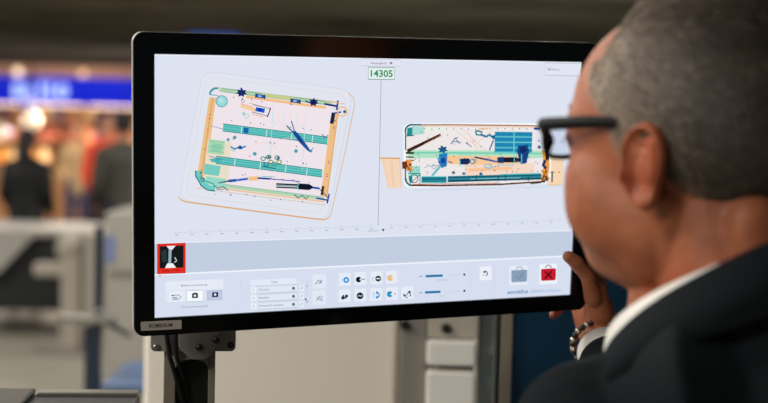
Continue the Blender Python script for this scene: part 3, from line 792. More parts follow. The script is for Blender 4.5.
# grey frame with light panels to the right of the housing
xa = at(399.5, 360, 2.25); xb = at(478, 360, 2.25)
fr = empty('machine_frame', (xa.x, xa.y, 0), 0, 'grey machine frame holding light panels, right of the cream housing', 'machine frame')
fw = xb.x - xa.x
zs = lambda y: at(440, y, 2.25).z
MB().box(0, .052, .0, .5, 0, 1.45).build('upright', mat('frame_grey', (134, 128, 118), rough=.5), fr, bevel=.003)
MB().box(.052, fw, .0, .5, zs(338), 1.45).build('top_panel', mat('frame_beige', (182, 173, 157), rough=.5), fr, bevel=.003)
MB().box(.052, fw - .006, -.02, .45, zs(364), zs(339.5), bev=.004).build('light_panel', light_p, fr)
MB().box(.052, fw - .006, -.02, .45, .05, zs(370), bev=.004).build('light_panel', light_p, fr)
MB().box(.052, fw - .004, .03, .4, zs(371), zs(363)).build('dark_slot', mat('recess_black', (14, 14, 14)), fr)
bolt_m = mat('bolt_black', (16, 16, 15), rough=.5)
for (bx, by) in ((405, 324.5), (446, 328)):
    p = at(bx, by, 2.25); MB().cyl((p.x - xa.x, -.0, p.z), (p.x - xa.x, -.006, p.z), .0095, 16).build('bolt', bolt_m, fr)
xc = at(478, 360, 2.3); xd = at(494.5, 360, 2.3)
col = empty('support_column', (xc.x, xc.y, 0), 0, 'pale square metal column beside the grey machine frame', 'column')
MB().box(.001, xd.x - xc.x, 0, .06, .01, 1.5, bev=.003).build('shaft', mat('column_paint', (226, 216, 194), rough=.45), col)
MB().box(-.0, xd.x - xc.x + .01, -.02, .08, 0, .01).build('foot_plate', grey_p, col)
xe = at(500.5, 360, 2.0); xf = at(511, 360, 2.0)
# blue partition
blue_m = mat('partition_blue', (2, 66, 100), rough=.6, noise_amt=.06, noise_scale=4)
pt = empty('partition_screen', (at(511, 360, 1.9).x, at(511, 360, 1.9).y, 0), math.radians(4), 'dark blue free-standing partition behind the raised hand', 'partition')
MB().box(0, .85, 0, .03, .06, 1.5, bev=.003).build('blue_panel', blue_m, pt)
MB().box(-.017, 0, -.004, .034, 0, 1.51).build('edge_post', beige_m, pt)
MB().box(.85, .867, -.004, .034, 0, 1.51).build('edge_post', beige_m, pt)
MB().box(-.03, .03, -.16, .19, 0, .02).build('foot', grey_p, pt); MB().box(.82, .88, -.16, .19, 0, .02).build('foot', grey_p, pt)
MB().box(-.0245, -.0175, .0, .03, .03, 1.5).build('rubber_seal', mat('seal_black', (12, 22, 20), rough=.5), pt)

# console in the lower left corner
con = empty('operator_console', (at(60, 400, 1.5).x, at(60, 400, 1.5).y, 0), math.radians(5), 'dark operator console with a metal edge strip in the lower left corner', 'console')
cz = at(85, 392, 1.5).z
con_m = mat('console_dark', (38, 38, 36), rough=.55, bump=.2, bump_scale=300)
MB().box(-.62, .10, -.40, .0, .74, cz - .003, bev=.004).build('housing', con_m, con)
MB().box(-.60, .08, -.38, -.02, .04, .74).build('cabinet', mat('console_cabinet', (64, 62, 58), rough=.5), con)
MB().box(-.58, .06, -.36, -.04, 0, .04).build('plinth', con_m, con)
MB().box(-.026, .098, -.016, .006, cz - .016, cz + .002, bev=.002).build('edge_strip', mat('edge_strip_metal', (120, 118, 112), rough=.35, metal=.6), con)
MB().box(-.60, -.03, -.34, .002, cz - .003, cz + .004, bev=.003).build('key_pad', mat('pad_black', (20, 21, 21), rough=.4), con)

# navy barrier post with bracket arms
nav = mat('post_navy', (10, 30, 48), rough=.45)
bp = empty('barrier_post', (*ground(93, 4.0), 0), 0, 'slim dark navy barrier post left of the monitor', 'post')
MB().box(-.022, .028, -.025, .025, .01, at(93, 326, 4.0).z, bev=.004).build('lower_tube', nav, bp)
MB().cyl((.018, 0, at(93, 330, 4.0).z), (.018, 0, at(98, 226, 4.0).z), .014).build('upper_tube', nav, bp)
MB().cyl((0, 0, 0), (0, 0, .012), .07, 32).build('base_disc', nav, bp)
z_ = at(93, 318, 4.0).z
MB().box(-.115, .07, -.05, .05, z_ - .014, z_ + .008, bev=.004).build('collar_tray', mat('tray_grey', (104, 100, 92), rough=.5), bp)
MB().tube([(.02, 0, z_ + .02), (.06, -.02, z_ - .01), (.13, -.03, z_ - .05)], [.02, .016, .01]).build('clamp_arm', mat('clamp_dark', (60, 58, 54), rough=.5), bp, smooth=True)

# pale grey standing screening device
dev_m = mat('device_offwhite', (158, 150, 138), rough=.5, noise_amt=.08, noise_scale=6)
dv = empty('screening_device', (*ground(70, 8.4), 0), 0, 'pale grey upright screening device with a side arm, behind the navy post', 'device')
zd = lambda y: at(70, y, 8.4).z
MB().box(-.05, .09, -.08, .08, .02, zd(252), bev=.02).build('column', dev_m, dv)
MB().box(-.25, -.04, -.06, .06, zd(276), zd(263), bev=.02).build('side_arm', dev_m, dv)
MB().sphere((.0, 0, zd(248)), (.10, .10, .11)).build('head_unit', dev_m, dv, smooth=True)
MB().box(.11, .21, -.08, .08, .03, zd(232), bev=.02).build('rear_column', dev_m, dv)
MB().cyl((0, 0, 0), (0, 0, .025), .24, 32).build('base', grey_p, dv)
# white cabinet at the monitor's left edge
wc_m = mat('cabinet_white', (142, 137, 128), rough=.5)
wc = empty('white_cabinet', (*ground(126, 5.4), 0), 0, 'off-white cabinet with a small blue panel at the left edge of the monitor', 'cabinet')
zc = lambda y: at(120, y, 5.4).z
MB().box(-.10, .5, 0, .5, .05, zc(212), bev=.01).build('body', wc_m, wc); MB().box(-.08, .48, .02, .48, 0, .05).build('plinth', grey_p, wc)
MB().box(-.09, -.055, -.008, 0, zc(262), zc(236)).build('blue_panel', mat('pale_blue', (92, 110, 160), rough=.5), wc)
MB().box(-.08, .48, -.012, 0, zc(272) - .01, zc(272) + .01).build('handle_rail', mat('rail_grey', (110, 108, 102), rough=.4), wc)
MB().box(-.05, .45, -.01, 0, .1, zc(285)).build('door', wc_m, wc)
# low blue tray trolley
tr = empty('tray_trolley', (*ground(127, 3.9), 0), 0, 'low trolley stacked with a light blue tray near the floor', 'trolley')
zt_ = lambda y: at(120, y, 3.9).z
tray_b = mat('tray_blue', (64, 86, 118), rough=.45)
MB().box(-.085, .25, 0, .4, zt_(396), zt_(385), bev=.008).build('tray', tray_b, tr)
MB().box(-.085, .25, 0, .4, zt_(392) - .03, zt_(392), bev=.005).build('deck', grey_p, tr)
for sx, sy in ((-.07, .03), (.23, .03), (-.07, .37), (.23, .37)):
    lg = MB().box(sx - .012, sx + .012, sy - .012, sy + .012, .06, zt_(392) - .03).build('leg', grey_p, tr)
    MB().cyl((sx - .012, sy, .03), (sx + .012, sy, .03), .03, 16).build('caster', bolt_m, lg)

# roller conveyor with white side wing, further back
cv = empty('tray_return_conveyor', (*ground(20, 8.95), 0), 0, 'long white-topped tray conveyor with a black block for the shade beneath its top across the left', 'conveyor')
zv = lambda y: at(40, y, 8.95).z
white_top = mat('conveyor_white', (160, 155, 148), rough=.5)
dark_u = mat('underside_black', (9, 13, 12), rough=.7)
xl = -1.8
MB().box(xl, .88, 0, .8, zv(237), zv(229), bev=.02).build('top_deck', white_top, cv)
MB().prism([(xl, zv(236)), (.10, zv(236)), (-.15, zv(272)), (-.3, zv(278)), (xl, zv(278))], -.03, .05).build('side_wing', white_top, cv)
MB().box(xl, .64, .06, .74, zv(312), zv(236)).build('underside_shade_block', dark_u, cv)  # solid black block painted as the shade in the opening under the deck
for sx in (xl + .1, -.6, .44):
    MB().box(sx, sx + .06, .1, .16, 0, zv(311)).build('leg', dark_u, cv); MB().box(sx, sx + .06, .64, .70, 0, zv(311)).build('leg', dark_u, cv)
MB().box(.50, .88, .05, .7, .02, zv(234)).build('end_panel', mat('conveyor_end', (120, 116, 108), rough=.6), cv)

# ------------------------------------------------------------------ the shop at the far end
SD = 25.
p0 = at(0, 92, SD)
shop_x0, shop_x1 = p0.x - 4.2, p0.x + 12.5
zz = lambda y: at(60, y, SD).z
warm_wall = mat('shop_wall_warm', (232, 190, 150), rough=.7, noise_amt=.15, noise_scale=.9)
tag(MB().box(shop_x0, shop_x1, p0.y + 4, p0.y + 4.15, 0, zz(104)).build('wall_shop', warm_wall), kind='structure')
tag(MB().box(shop_x0, shop_x1, p0.y - .05, p0.y + 4, zz(104), zz(104) + .08).build('trim_shop', mat('soffit', (200, 180, 160), rough=.7)), kind='structure')
fas = mat('fascia_peach', (226, 172, 136), rough=.6)
tag(MB().box(shop_x0, shop_x1, p0.y + .02, p0.y + .3, zz(77), zz(66)).build('trim_fascia', fas), kind='structure')
tag(MB().box(shop_x0, shop_x1, p0.y + .02, p0.y + .4, zz(66), CEIL_Z).build('wall_above_shop', wall_m), kind='structure')
sign = empty('shop_sign', (p0.x, p0.y, 0), 0, 'long glowing blue shop sign with blurred white lettering', 'sign')
sg = MB().box(-4, 9, -.12, .0, zz(104.5), zz(77.5)).build('sign_band', mat('sign_blue', (14, 34, 196), rough=.4, emit=.85), sign)
letter = mat('sign_letter_white', (190, 214, 250), emit=.9)
k = SD / FPX
for i, (cx_, w_, kind) in enumerate(((21, 8, 'b'), (31, 7, 'o'), (43, 6, 'l'), (52, 5, 'l'), (64, 10, 'o'))):
    lx = (at(cx_, 90, SD).x - p0.x); zc_ = zz(91.5); h_ = 7.6 * k; hw_ = w_ * k / 2
    m = MB()
    if kind == 'o':
        m.tube([(lx + hw_ * .8 * math.cos(a), -.14, zc_ + h_ * .8 * math.sin(a)) for a in np.linspace(0, 2 * PI, 20, endpoint=False)], .035, n=8, closed=True)
        m.tube([(lx - hw_ * .5, -.14, zc_), (lx + hw_ * .5, -.14, zc_)], .03, n=8)
    elif kind == 'b':
        m.tube([(lx - hw_, -.14, zc_ - h_), (lx - hw_, -.14, zc_ + h_), (lx + hw_ * .6, -.14, zc_ + h_ * .7), (lx, -.14, zc_), (lx + hw_, -.14, zc_ - h_ * .5), (lx - hw_, -.14, zc_ - h_)], .04, n=8)
    else:
        m.tube([(lx, -.14, zc_ - h_), (lx, -.14, zc_ + h_)], .045, n=8)
    m.build('letter', letter, sign, smooth=True)


def round_lamp(px, py, d, r, strength, label, col=(255, 226, 190), name='shop_downlight'):
    p = at(px, py, d)
    e = empty(name, p, 0, label, 'lamp')
    MB().sphere((0, 0, 0), r, 20, 12).build('bulb', mat('bulb_%d_%d' % (px, py), col, emit=strength), e, smooth=True)
    MB().cyl((0, 0, r * .6), (0, 0, max(r * 1.2, CEIL_Z - p.z) if p.y < 27 else r * 3), r * .12, 10).build('stem', mat('dark_steel', (58, 56, 52)), e)
    return e


round_lamp(18, 72, 24.6, .09, 1.3, 'warm round lamp above the left end of the blue shop sign')
round_lamp(83, 73.5, 24.6, .07, 1.3, 'small round lamp above the middle of the blue shop sign', (255, 206, 160))
round_lamp(30, 103, 24.3, .11, 1.1, 'violet-white round lamp hanging under the lettering of the blue sign', (214, 206, 255))
round_lamp(31, 121, 24.8, .19, .62, 'large warm white lamp glowing inside the shop at left', (255, 236, 208))
round_lamp(8, 132, 24.8, .09, .9, 'small pale lamp at the far left inside the shop', (235, 215, 240))
round_lamp(126, 120, 24.5, .10, 1.4, 'violet lamp beside the left edge of the monitor', (170, 140, 255))
bs_ = at(214, 30.5, 20)
hb = empty('hanging_sign', bs_, 0, 'small glowing blue sign under the ceiling just above the monitor', 'sign')
MB().box(-.42, .42, -.04, .04, -.16, .07).build('sign_face', mat('hanging_blue', (24, 84, 170), emit=.9), hb)
MB().cyl((-.3, 0, .07), (-.3, 0, CEIL_Z - bs_.z), .01, 8).build('hanger', mat('dark_steel', (58, 56, 52)), hb)
MB().cyl((.3, 0, .07), (.3, 0, CEIL_Z - bs_.z), .01, 8).build('hanger', mat('dark_steel', (58, 56, 52)), hb)

wx, wy = p0.x + 2, p0.y - .9  # strip lamp added only to brighten the peach fascia
e = empty('added_wash_lamp', (wx, wy, CEIL_Z - .02), 0, 'added slim black strip lamp under the ceiling, brightening the peach band above the shop sign', 'lamp')
MB().box(-2.5, 2.5, -.06, .06, -.03, .02).build('housing', mat('dark_steel', (58, 56, 52)), e)
ld = bpy.data.lights.new('fascia_fill_light', 'AREA'); ld.shape = 'RECTANGLE'; ld.size = 5; ld.size_y = .08; ld.energy = 26; ld.color = (1, .86, .72)
lo = bpy.data.objects.new('fascia_fill_light', ld); COL.objects.link(lo); lo.parent = e; lo.location = (0, 0, -.04); lo.rotation_euler = (math.radians(55), 0, 0)

# display shelves with goods
shelf_wood = mat('shelf_wood', (178, 120, 80), rough=.6)
good_cols = [(206, 130, 90), (236, 200, 150), (170, 84, 64), (120, 74, 120), (236, 222, 200), (64, 70, 120), (216, 150, 70), (150, 90, 60)]
good_m = [mat('package_%d' % i, c, rough=.5) for i, c in enumerate(good_cols)]
cname = ['orange', 'cream', 'red', 'purple', 'white', 'dark blue', 'ochre', 'brown']
for si, px in enumerate((-8, 48, 104, 160)):
    x, y = ground(px, SD + 1.6)
    sh = empty('display_shelf', (x, y, 0), 0, ['brown display shelf at the far left of the shop', 'brown display shelf under the big warm lamp in the shop',
               'brown display shelf in the middle of the shop', 'brown display shelf in the shop beside the monitor edge'][si], 'shelf')
    MB().box(-.62, -.58, 0, .4, 0, 1.9).build('side_panel', shelf_wood, sh); MB().box(.58, .62, 0, .4, 0, 1.9).build('side_panel', shelf_wood, sh)
    for lv in range(4):
        z0 = .25 + lv * .5
        MB().box(-.58, .58, 0, .4, z0, z0 + .03).build('shelf_board', shelf_wood, sh)
        if lv < 1: continue
        for gi in range(4):
            ci = int(rng.integers(0, 8)); hh = .22 + .18 * rng.random(); ww = .07 + .05 * rng.random()
            gx = x - .42 + gi * .28
            g = MB().box(-ww, ww, -.07, .07, 0, hh * .84, bev=.01).box(-ww * .5, ww * .5, -.05, .05, hh * .84, hh).build('goods_package', good_m[ci])
            g.location = (gx, y + .2, z0 + .031)
            tag(g, '%s package, %s from left, %s board, %s shop shelf' % (cname[ci], ['first', 'second', 'third', 'last'][gi], ['', 'lower', 'middle', 'top'][lv], ['outermost', 'second', 'third', 'monitor-side'][si]), 'package', 'packages on the shop shelves')
# counter in front of the shop
sc_ = empty('shop_counter', (*ground(60, 17.), 0), 0, 'long warm tan counter in front of the shop, behind the conveyor', 'counter')
MB().box(-2.6, 2.2, 0, .6, .0, at(60, 176, 17).z, bev=.02).build('front', mat('counter_tan', (206, 150, 106), rough=.6, noise_amt=.1, noise_scale=2), sc_)
MB().box(-2.65, 2.25, -.04, .64, at(60, 176, 17).z, at(60, 172, 17).z).build('counter_top', mat('counter_top', (220, 180, 140), rough=.5), sc_)
# warm lamps of the shop
for i, (px, wt) in enumerate(((10, 75), (70, 95), (125, 85))):
    x, y = ground(px, SD + 1.5)
    e = empty('shop_panel_lamp', (x, y - 1.2, zz(104) - .02), 0, ['flat panel lamp under the shop soffit at far left', 'flat panel lamp under the middle of the shop soffit', 'flat panel lamp under the shop soffit near the monitor'][i], 'lamp')
    MB().box(-.5, .5, -.2, .2, -.03, 0).build('diffuser', mat('shop_diffuser', (255, 220, 180), emit=3.), e)
    ld = bpy.data.lights.new('panel_light', 'AREA'); ld.shape = 'RECTANGLE'; ld.size = 1; ld.size_y = .4; ld.energy = wt; ld.color = (1, .86, .70)
    lo = bpy.data.objects.new('panel_light', ld); COL.objects.link(lo); lo.parent = e; lo.location = (0, 0, -.05)
e = empty('hall_lamp', (ground(50, 14)[0], 13.9, CEIL_Z), 0, 'warm ceiling lamp above the waiting passengers', 'lamp')
MB().box(-.6, .6, -.2, .2, -.04, 0).build('diffuser', mat('shop_diffuser', (255, 220, 180)), e)
ld = bpy.data.lights.new('panel_light', 'AREA'); ld.shape = 'RECTANGLE'; ld.size = 1.2; ld.size_y = .4; ld.energy = 130; ld.color = (1, .84, .66)
lo = bpy.data.objects.new('panel_light', ld); COL.objects.link(lo); lo.parent = e; lo.location = (0, 0, -.08)


# passengers
def passenger(px, d, h, face, top, legs, hair, skin, label, long_hair=False, bag=None):
    x, y = ground(px, d)
    e = empty('person', (x, y, 0), face, label, 'person')
    s = h / 1.75
    V = lambda a, b_, c_: (a * s, b_ * s, c_ * s)
    b_ = MB()
    b_.tube([V(0, 0, .95), V(0, 0, 1.15), V(0, 0, 1.35), V(0, 0, 1.46)], [.12 * s, .12 * s, .14 * s, .07 * s], flat=((0, 1, 0), .7))
    b_.tube([V(0, 0, 1.42), V(0, -.01, 1.56)], .055 * s)
    b_.sphere(V(0, -.015, 1.635), (.076 * s, .096 * s, .118 * s)); b_.sphere(V(0, -.11, 1.62), .016 * s); b_.sphere(V(.078, 0, 1.62), .018 * s); b_.sphere(V(-.078, 0, 1.62), .018 * s)
    for q in (-1, 1):
        b_.tube([V(q * .17, 0, 1.39), V(q * .22, .02, 1.12), V(q * .2, -.1, .93)], [.048 * s, .038 * s, .028 * s])
        b_.sphere(V(q * .2, -.15, .88), (.03 * s, .035 * s, .05 * s))
        b_.tube([V(q * .09, 0, .92), V(q * .1, -.02, .5), V(q * .1, .01, .1)], [.085 * s, .055 * s, .04 * s])
        b_.tube([V(q * .1, .03, .05), V(q * .1, -.13, .035)], .035 * s)
    link('body', remeshed(b_, .014, 3), mat('skin_%d' % skin[0], skin, rough=.5), e, True)
    j = MB()
    j.tube([V(0, 0, .84), V(0, 0, 1.1), V(0, 0, 1.34), V(0, 0, 1.46)], [.17 * s, .155 * s, .185 * s, .08 * s], flat=((0, 1, 0), .68))
    for q in (-1, 1):
        j.tube([V(q * .05, 0, 1.43), V(q * .18, 0, 1.39), V(q * .235, .02, 1.12), V(q * .205, -.1, .95)], [.06 * s, .07 * s, .056 * s, .045 * s])
    link('jacket', remeshed(j, .016, 3), mat('jacket_%d_%d' % (int(px), top[0]), top, rough=.8, noise_amt=.15, noise_scale=8), e, True)
    t = MB()
    for q in (-1, 1):
        t.tube([V(q * .08, 0, .93), V(q * .1, -.02, .5), V(q * .1, .01, .09)], [.105 * s, .075 * s, .06 * s])
    link('trousers', remeshed(t, .016, 3), mat('trousers_%d' % legs[2], legs, rough=.8), e, True)
    hr = MB().sphere(V(0, .012, 1.665), (.088 * s, .102 * s, .108 * s))
    if long_hair: hr.tube([V(0, .05, 1.64), V(0, .075, 1.52), V(0, .08, 1.36)], [.085 * s, .09 * s, .06 * s], flat=((0, 1, 0), .6))
    link('hair', remeshed(hr, .014, 2), mat('hair_%d' % hair[0], hair, rough=.7), e, True)
    sh = MB()
    for q in (-1, 1): sh.tube([V(q * .1, .05, .045), V(q * .1, -.15, .04)], .045 * s, flat=((0, 0, 1), .8))
    sh.build('shoes', mat('shoe_black', (16, 16, 16), rough=.5), e, True)
    return e


black_c = (12, 14, 15)
passenger(26, 10.3, 1.56, math.radians(170), (10, 13, 14), (18, 20, 24), (16, 13, 12), (150, 104, 80), 'person with dark hair in a black coat seen from behind, left of frame', True)
passenger(103, 11.6, 1.74, math.radians(60), (232, 70, 40), (30, 30, 44), (70, 30, 60), (196, 140, 110), 'person in a bright orange-red jacket walking near the monitor')
passenger(121, 10.4, 1.72, math.radians(200), (62, 60, 52), (28, 30, 40), (20, 16, 16), (170, 120, 92), 'person in a dark olive jacket right beside the monitor edge')
passenger(62, 18.6, 1.66, math.radians(-30), (200, 120, 70), (40, 40, 60), (60, 40, 30), (200, 150, 120), 'small distant person in an orange top before the shop')
passenger(76, 15.8, 1.64, math.radians(20), (172, 144, 108), (60, 60, 90), (40, 28, 24), (200, 150, 120), 'small distant person in a mustard yellow top before the shop')
# ------------------------------------------------------------------ the man at the screen
TH = math.radians(35)
EAR = at(634, 166, .95)
HS = 1.055
tcam = Vector((CAM.x - EAR.x, CAM.y - EAR.y, 0)).normalized()
sl = Vector((tcam.y, -tcam.x, 0))
if sl.x > 0: sl = -sl
F = (sl * math.cos(TH) - tcam * math.sin(TH)).normalized(); L = (sl * math.sin(TH) + tcam * math.cos(TH)).normalized()
tilt = Matrix.Rotation(math.radians(4), 3, L)       # nods a little forward
Fh = tilt @ F; Zh = tilt @ Vector((0, 0, 1)); Lh = L
HO = EAR - Lh * .080
HW = Matrix(((Fh.x, Lh.x, Zh.x, HO.x), (Fh.y, Lh.y, Zh.y, HO.y), (Fh.z, Lh.z, Zh.z, HO.z), (0, 0, 0, 1))) @ Matrix.Scale(HS, 4)
HW3 = np.array(HW.to_3x3()); HOn = np.array(HO)


def h2w(P): return P @ HW3.T + HOn


def ell(p, c, r):
    q = (p - np.array(c)); r = np.array(r if hasattr(r, '__len__') else (r, r, r))
    k0 = np.linalg.norm(q / r, axis=-1); k1 = np.linalg.norm(q / r ** 2, axis=-1) + 1e-9
    return k0 * (k0 - 1) / k1


def caps(p, a, b, ra, rb):
    a = np.array(a); b = np.array(b); ba = b - a
    t = np.clip(((p - a) @ ba) / (ba @ ba), 0, 1)
    return np.linalg.norm(p - a - t[..., None] * ba, axis=-1) - (ra + (rb - ra) * t)


def smin(a, b, k):
    h = np.clip(.5 + .5 * (b - a) / k, 0, 1)
    return b * (1 - h) + a * h - k * h * (1 - h)


def head_sdf(p):
    q = p * np.array([1, 1, 1]); q = np.stack([p[..., 0], np.abs(p[..., 1]), p[..., 2]], -1)
    d = ell(q, (-.012, 0, .042), (.100, .0775, .094))
    d = smin(d, ell(q, (.030, .012, .050), (.062, .052, .062)), .02)
    d = smin(d, ell(q, (.034, 0, -.015), (.058, .060, .085)), .025)
    d = smin(d, ell(q, (.020, .030, -.050), (.044, .034, .034)), .025)      # jaw
    d = smin(d, ell(q, (.070, .004, -.072), (.020, .024, .017)), .028)      # chin
    d = smin(d, ell(q, (.058, .044, -.006), (.026, .022, .020)), .02)       # cheekbone
    d = smin(d, ell(q, (.050, .045, -.033), (.034, .025, .029)), .02)       # cheek
    d = smin(d, ell(q, (.012, 0, -.078), (.036, .036, .022)), .03)      # under the chin
    d = smin(d, caps(q, (.088, .010, .040), (.070, .048, .040), .010, .009), .016)   # brow
    d = smin(d, caps(q, (.092, 0, .030), (.110, 0, -.018), .007, .011), .014)        # nose
    d = smin(d, ell(q, (.100, .012, -.022), (.012, .008, .008)), .006)
    d = smin(d, ell(q, (.086, 0, -.048), (.020, .026, .020)), .016)
    d = smin(d, caps(q, (.1070, 0, -.0405), (.0975, .021, -.0465), .0052, .0025), .003)   # lips
    d = smin(d, caps(q, (.1055, 0, -.0545), (.0970, .019, -.0495), .0060, .0025), .003)
    e = ell(q, (.098, .032, .018), (.016, .017, .012))                                # eye socket
    d = -smin(-d, e, .012)
    d = smin(d, caps(q, (.080, .020, .020), (.078, .042, .018), .0085, .008), .005)  # lids
    d = smin(d, caps(q, (.0865, .019, .0285), (.0825, .045, .0275), .0065, .006), .004)
    return d


C0 = np.array([0.005, 0, .005])
NT, NP = 150, 220
th = np.linspace(0, PI, NT)[:, None]; ph = np.linspace(0, 2 * PI, NP, endpoint=False)[None, :]
D = np.stack([np.sin(th) * np.cos(ph), np.sin(th) * np.sin(ph), np.cos(th) * np.ones_like(ph)], -1)
best = np.full(D.shape[:2], .02)
for t in np.linspace(.02, .19, 120):
    s = head_sdf(C0 + D * t); best = np.where(s < 0, t, best)
lo_, hi_ = best, best + .0016
for _ in range(12):
    mid = (lo_ + hi_) / 2; s = head_sdf(C0 + D * mid[..., None]); lo_ = np.where(s < 0, mid, lo_); hi_ = np.where(s < 0, hi_, mid)
HP = C0 + D * lo_[..., None]                                     # head surface grid, local


def grid_faces(nt, npp):
    return [(i * npp + k, (i + 1) * npp + k, (i + 1) * npp + (k + 1) % npp, i * npp + (k + 1) % npp) for i in range(nt - 1) for k in range(npp)]


body = MB()
body.add([tuple(p) for p in h2w(HP.reshape(-1, 3))], grid_faces(NT, NP))


def hw(x, y, z): return HW @ Vector((x, y, z))


# torso frame
TT = math.radians(40)
Ft = (sl * math.cos(TT) - tcam * math.sin(TT)).normalized(); Lt = (sl * math.sin(TT) + tcam * math.cos(TT)).normalized()
Z = Vector((0, 0, 1))
NB = HO - F * .050 + L * -.005 - Z * .150                        # root of the neck
TC = NB - Ft * .03


def tw(f, l, z):
    """torso frame: forward, left, absolute height"""
    p = TC + Ft * f + Lt * l
    return Vector((p.x, p.y, z))


shz = NB.z
SL_ = at(590, 438, 1.0); SL_ = Vector((SL_.x, SL_.y, SL_.z))      # left shoulder joint
WR = MON @ Vector((.3135, .000, -.214))                             # left wrist
SR_ = tw(-.01, -.175, shz - .035)
dv_ = WR - SL_
print('arm reach', dv_.length, 'SL', SL_, 'WR', WR, 'HO', HO, 'NB', NB, 'SL lateral', (SL_ - TC).dot(Lt), (SL_ - TC).dot(Ft))
mid = (SL_ + WR) / 2; pd = Vector((2., -.1, -1)); ELBOW = at(650, 462, 1.25); pd -= dv_.normalized() * pd.dot(dv_.normalized()); pd.normalize()
ua = .295; drop = math.sqrt(max(.0025, ua ** 2 - (dv_.length / 2) ** 2))
EL_ = ELBOW
# neck, with the muscles running down to the shoulders
body.tube([hw(-.022, 0, -.02), hw(-.03, 0, -.075), NB + Vector((0, 0, .03)), NB - Vector((0, 0, .03))], [.056, .057, .061, .075], n=28)
body.tube([hw(.012, 0, -.070), NB + F * .056 + Z * .02, NB + F * .065 - Z * .03], [.038, .046, .05], n=20)
body.tube([hw(-.065, .022, -.045), NB - F * .02 + Z * .0], [.026, .04], n=16); body.tube([hw(-.065, -.022, -.045), NB - F * .02], [.026, .04], n=16)
body.tube([hw(-.012, .052, -.03), NB + F * .045 + Z * -.03], [.017, .016], n=14); body.tube([hw(-.012, -.052, -.03), NB + F * .045 - Z * .03], [.017, .016], n=14)
for s_, S_ in ((1, SL_), (-1, SR_)):
    body.tube([NB + Z * .01, S_.lerp(NB - F * .012, .5) - Z * .03, S_ - Z * .02], [.036, .030, .034], n=18)
body.tube([tw(0, 0, shz - .20), tw(.01, 0, shz - .24), tw(.01, 0, 1.08), tw(0, 0, .93), tw(0, 0, .88)], [.10, .14, .135, .14, .13], n=28, flat=(Ft, .66))


def arm(S_, E_, W_):
    body.tube([S_, S_.lerp(E_, .5), E_], [.046, .045, .038], n=20)
    f_ = W_ - E_
    body.tube([E_, E_ + f_ * .3, E_ + f_ * .75, W_], [.039, .041, .031, .0275], n=20)


arm(SL_, EL_, WR)
ER_ = SR_ + Vector((.03, -.02, -.285)) ; WRr = ER_ + Ft * .10 + Vector((0, 0, -.235))
arm(SR_, ER_, WRr)


# ---- left hand gripping the right edge of the monitor (monitor coordinates: right, back, up)
def mv(x, y, z): return MON @ Vector((x, y, z))


def chain(b, pts, rad, fn, n=14):
    P_ = [fn(*p) for p in pts]
    # knuckle swelling: extra points between joints
    out = []; rr = []
    for i in range(len(P_) - 1):
        out += [P_[i], P_[i].lerp(P_[i + 1], .5)]; rr += [rad[i], (rad[i] + rad[i + 1]) / 2 * .93]
    out.append(P_[-1]); rr.append(rad[-1])
    b.tube(out, rr, n=n)


# palm: heel, thumb mound, knuckle bridge
MCP = [(.3025, .016, -.108), (.308, .037, -.113), (.309, .057, -.124), (.305, .075, -.142)]
for i, m_ in enumerate(MCP):
    body.tube([mv(.312, -.004 + i * .010, -.208), mv((.314 + m_[0]) / 2 + .002, (m_[1] + i * .010) / 2, (m_[2] - .205) / 2), mv(*m_)], [.0165, .0145, .0115], n=14)
body.tube([mv(.316, -.002, -.202), mv(.307, -.010, -.172), mv(.298, -.012, -.145)], [.018, .0185, .0135], n=16)      # thumb mound
body.tube([mv(.3025, -.006, -.160), mv(.3035, -.002, -.140), mv(.3035, .012, -.120)], [.0135, .0135, .012], n=12)                                        # web
chain(body, [(.290, -.017, -.150), (.2805, -.0185, -.122), (.264, -.0155, -.104), (.2535, -.0125, -.0960)], [.0125, .0105, .0100, .0080], mv)
chain(body, [MCP[0], (.299, .050, -.088), (.278, .0575, -.082), (.258, .0565, -.079)], [.0105, .0092, .0082, .0070], mv)
chain(body, [MCP[1], (.300, .062, -.098), (.276, .0625, -.097), (.252, .0600, -.096)], [.0105, .0094, .0084, .0072], mv)
chain(body, [MCP[2], (.302, .074, -.118), (.280, .0690, -.124), (.258, .0620, -.126)], [.0100, .0090, .0080, .0068], mv)
chain(body, [MCP[3], (.300, .082, -.166), (.284, .062, -.184), (.268, .046, -.1865)], [.0095, .0080, .0074, .0062], mv)
# ---- right hand, relaxed
hd = (WRr - ER_).normalized(); hs_ = Lt; hf = Ft
def rh(a, b_, c_): return WRr + hd * a + hf * b_ + hs_ * c_
for i in range(4):
    body.tube([rh(-.005, .012 - i * .008, 0), rh(.04, .021 - i * .014, .002), rh(.082 - i * .004, .028 - i * .019, .004)], [.015, .013, .0105], n=12)
    k_ = [.95, 1.05, 1., .8][i]
    chain(body, [(.082 - i * .004, .028 - i * .019, .004), (.118 * (.6 + .4 * k_), .030 - i * .019, .012), (.135 * (.5 + .5 * k_), .030 - i * .019, .026), (.145 * (.5 + .5 * k_), .030 - i * .018, .040)], [.0098, .0088, .008, .007], rh, 12)
chain(body, [(.012, .02, .004), (.045, .048, .016), (.07, .056, .026), (.092, .056, .034)], [.014, .012, .010, .008], rh, 12)
# ---- legs
HPL, HPR = tw(0, .09, .90), tw(0, -.09, .90)
KNL, KNR = tw(.03, .10, .49), tw(.01, -.10, .49)
ANL, ANR = tw(.01, .11, .09), tw(-.03, -.11, .09)
for a_, b_, c_ in ((HPL, KNL, ANL), (HPR, KNR, ANR)):
    body.tube([a_, a_.lerp(b_, .5), b_, b_.lerp(c_, .35), c_, c_ - Z * .04], [.085, .072, .053, .052, .036, .034], n=20)
    body.tube([c_ - Z * .045 - Ft * .02, c_ - Z * .055 + Ft * .14], [.033, .028], n=14, flat=(Z, .8))

bme = remeshed(body, .0026, 3)


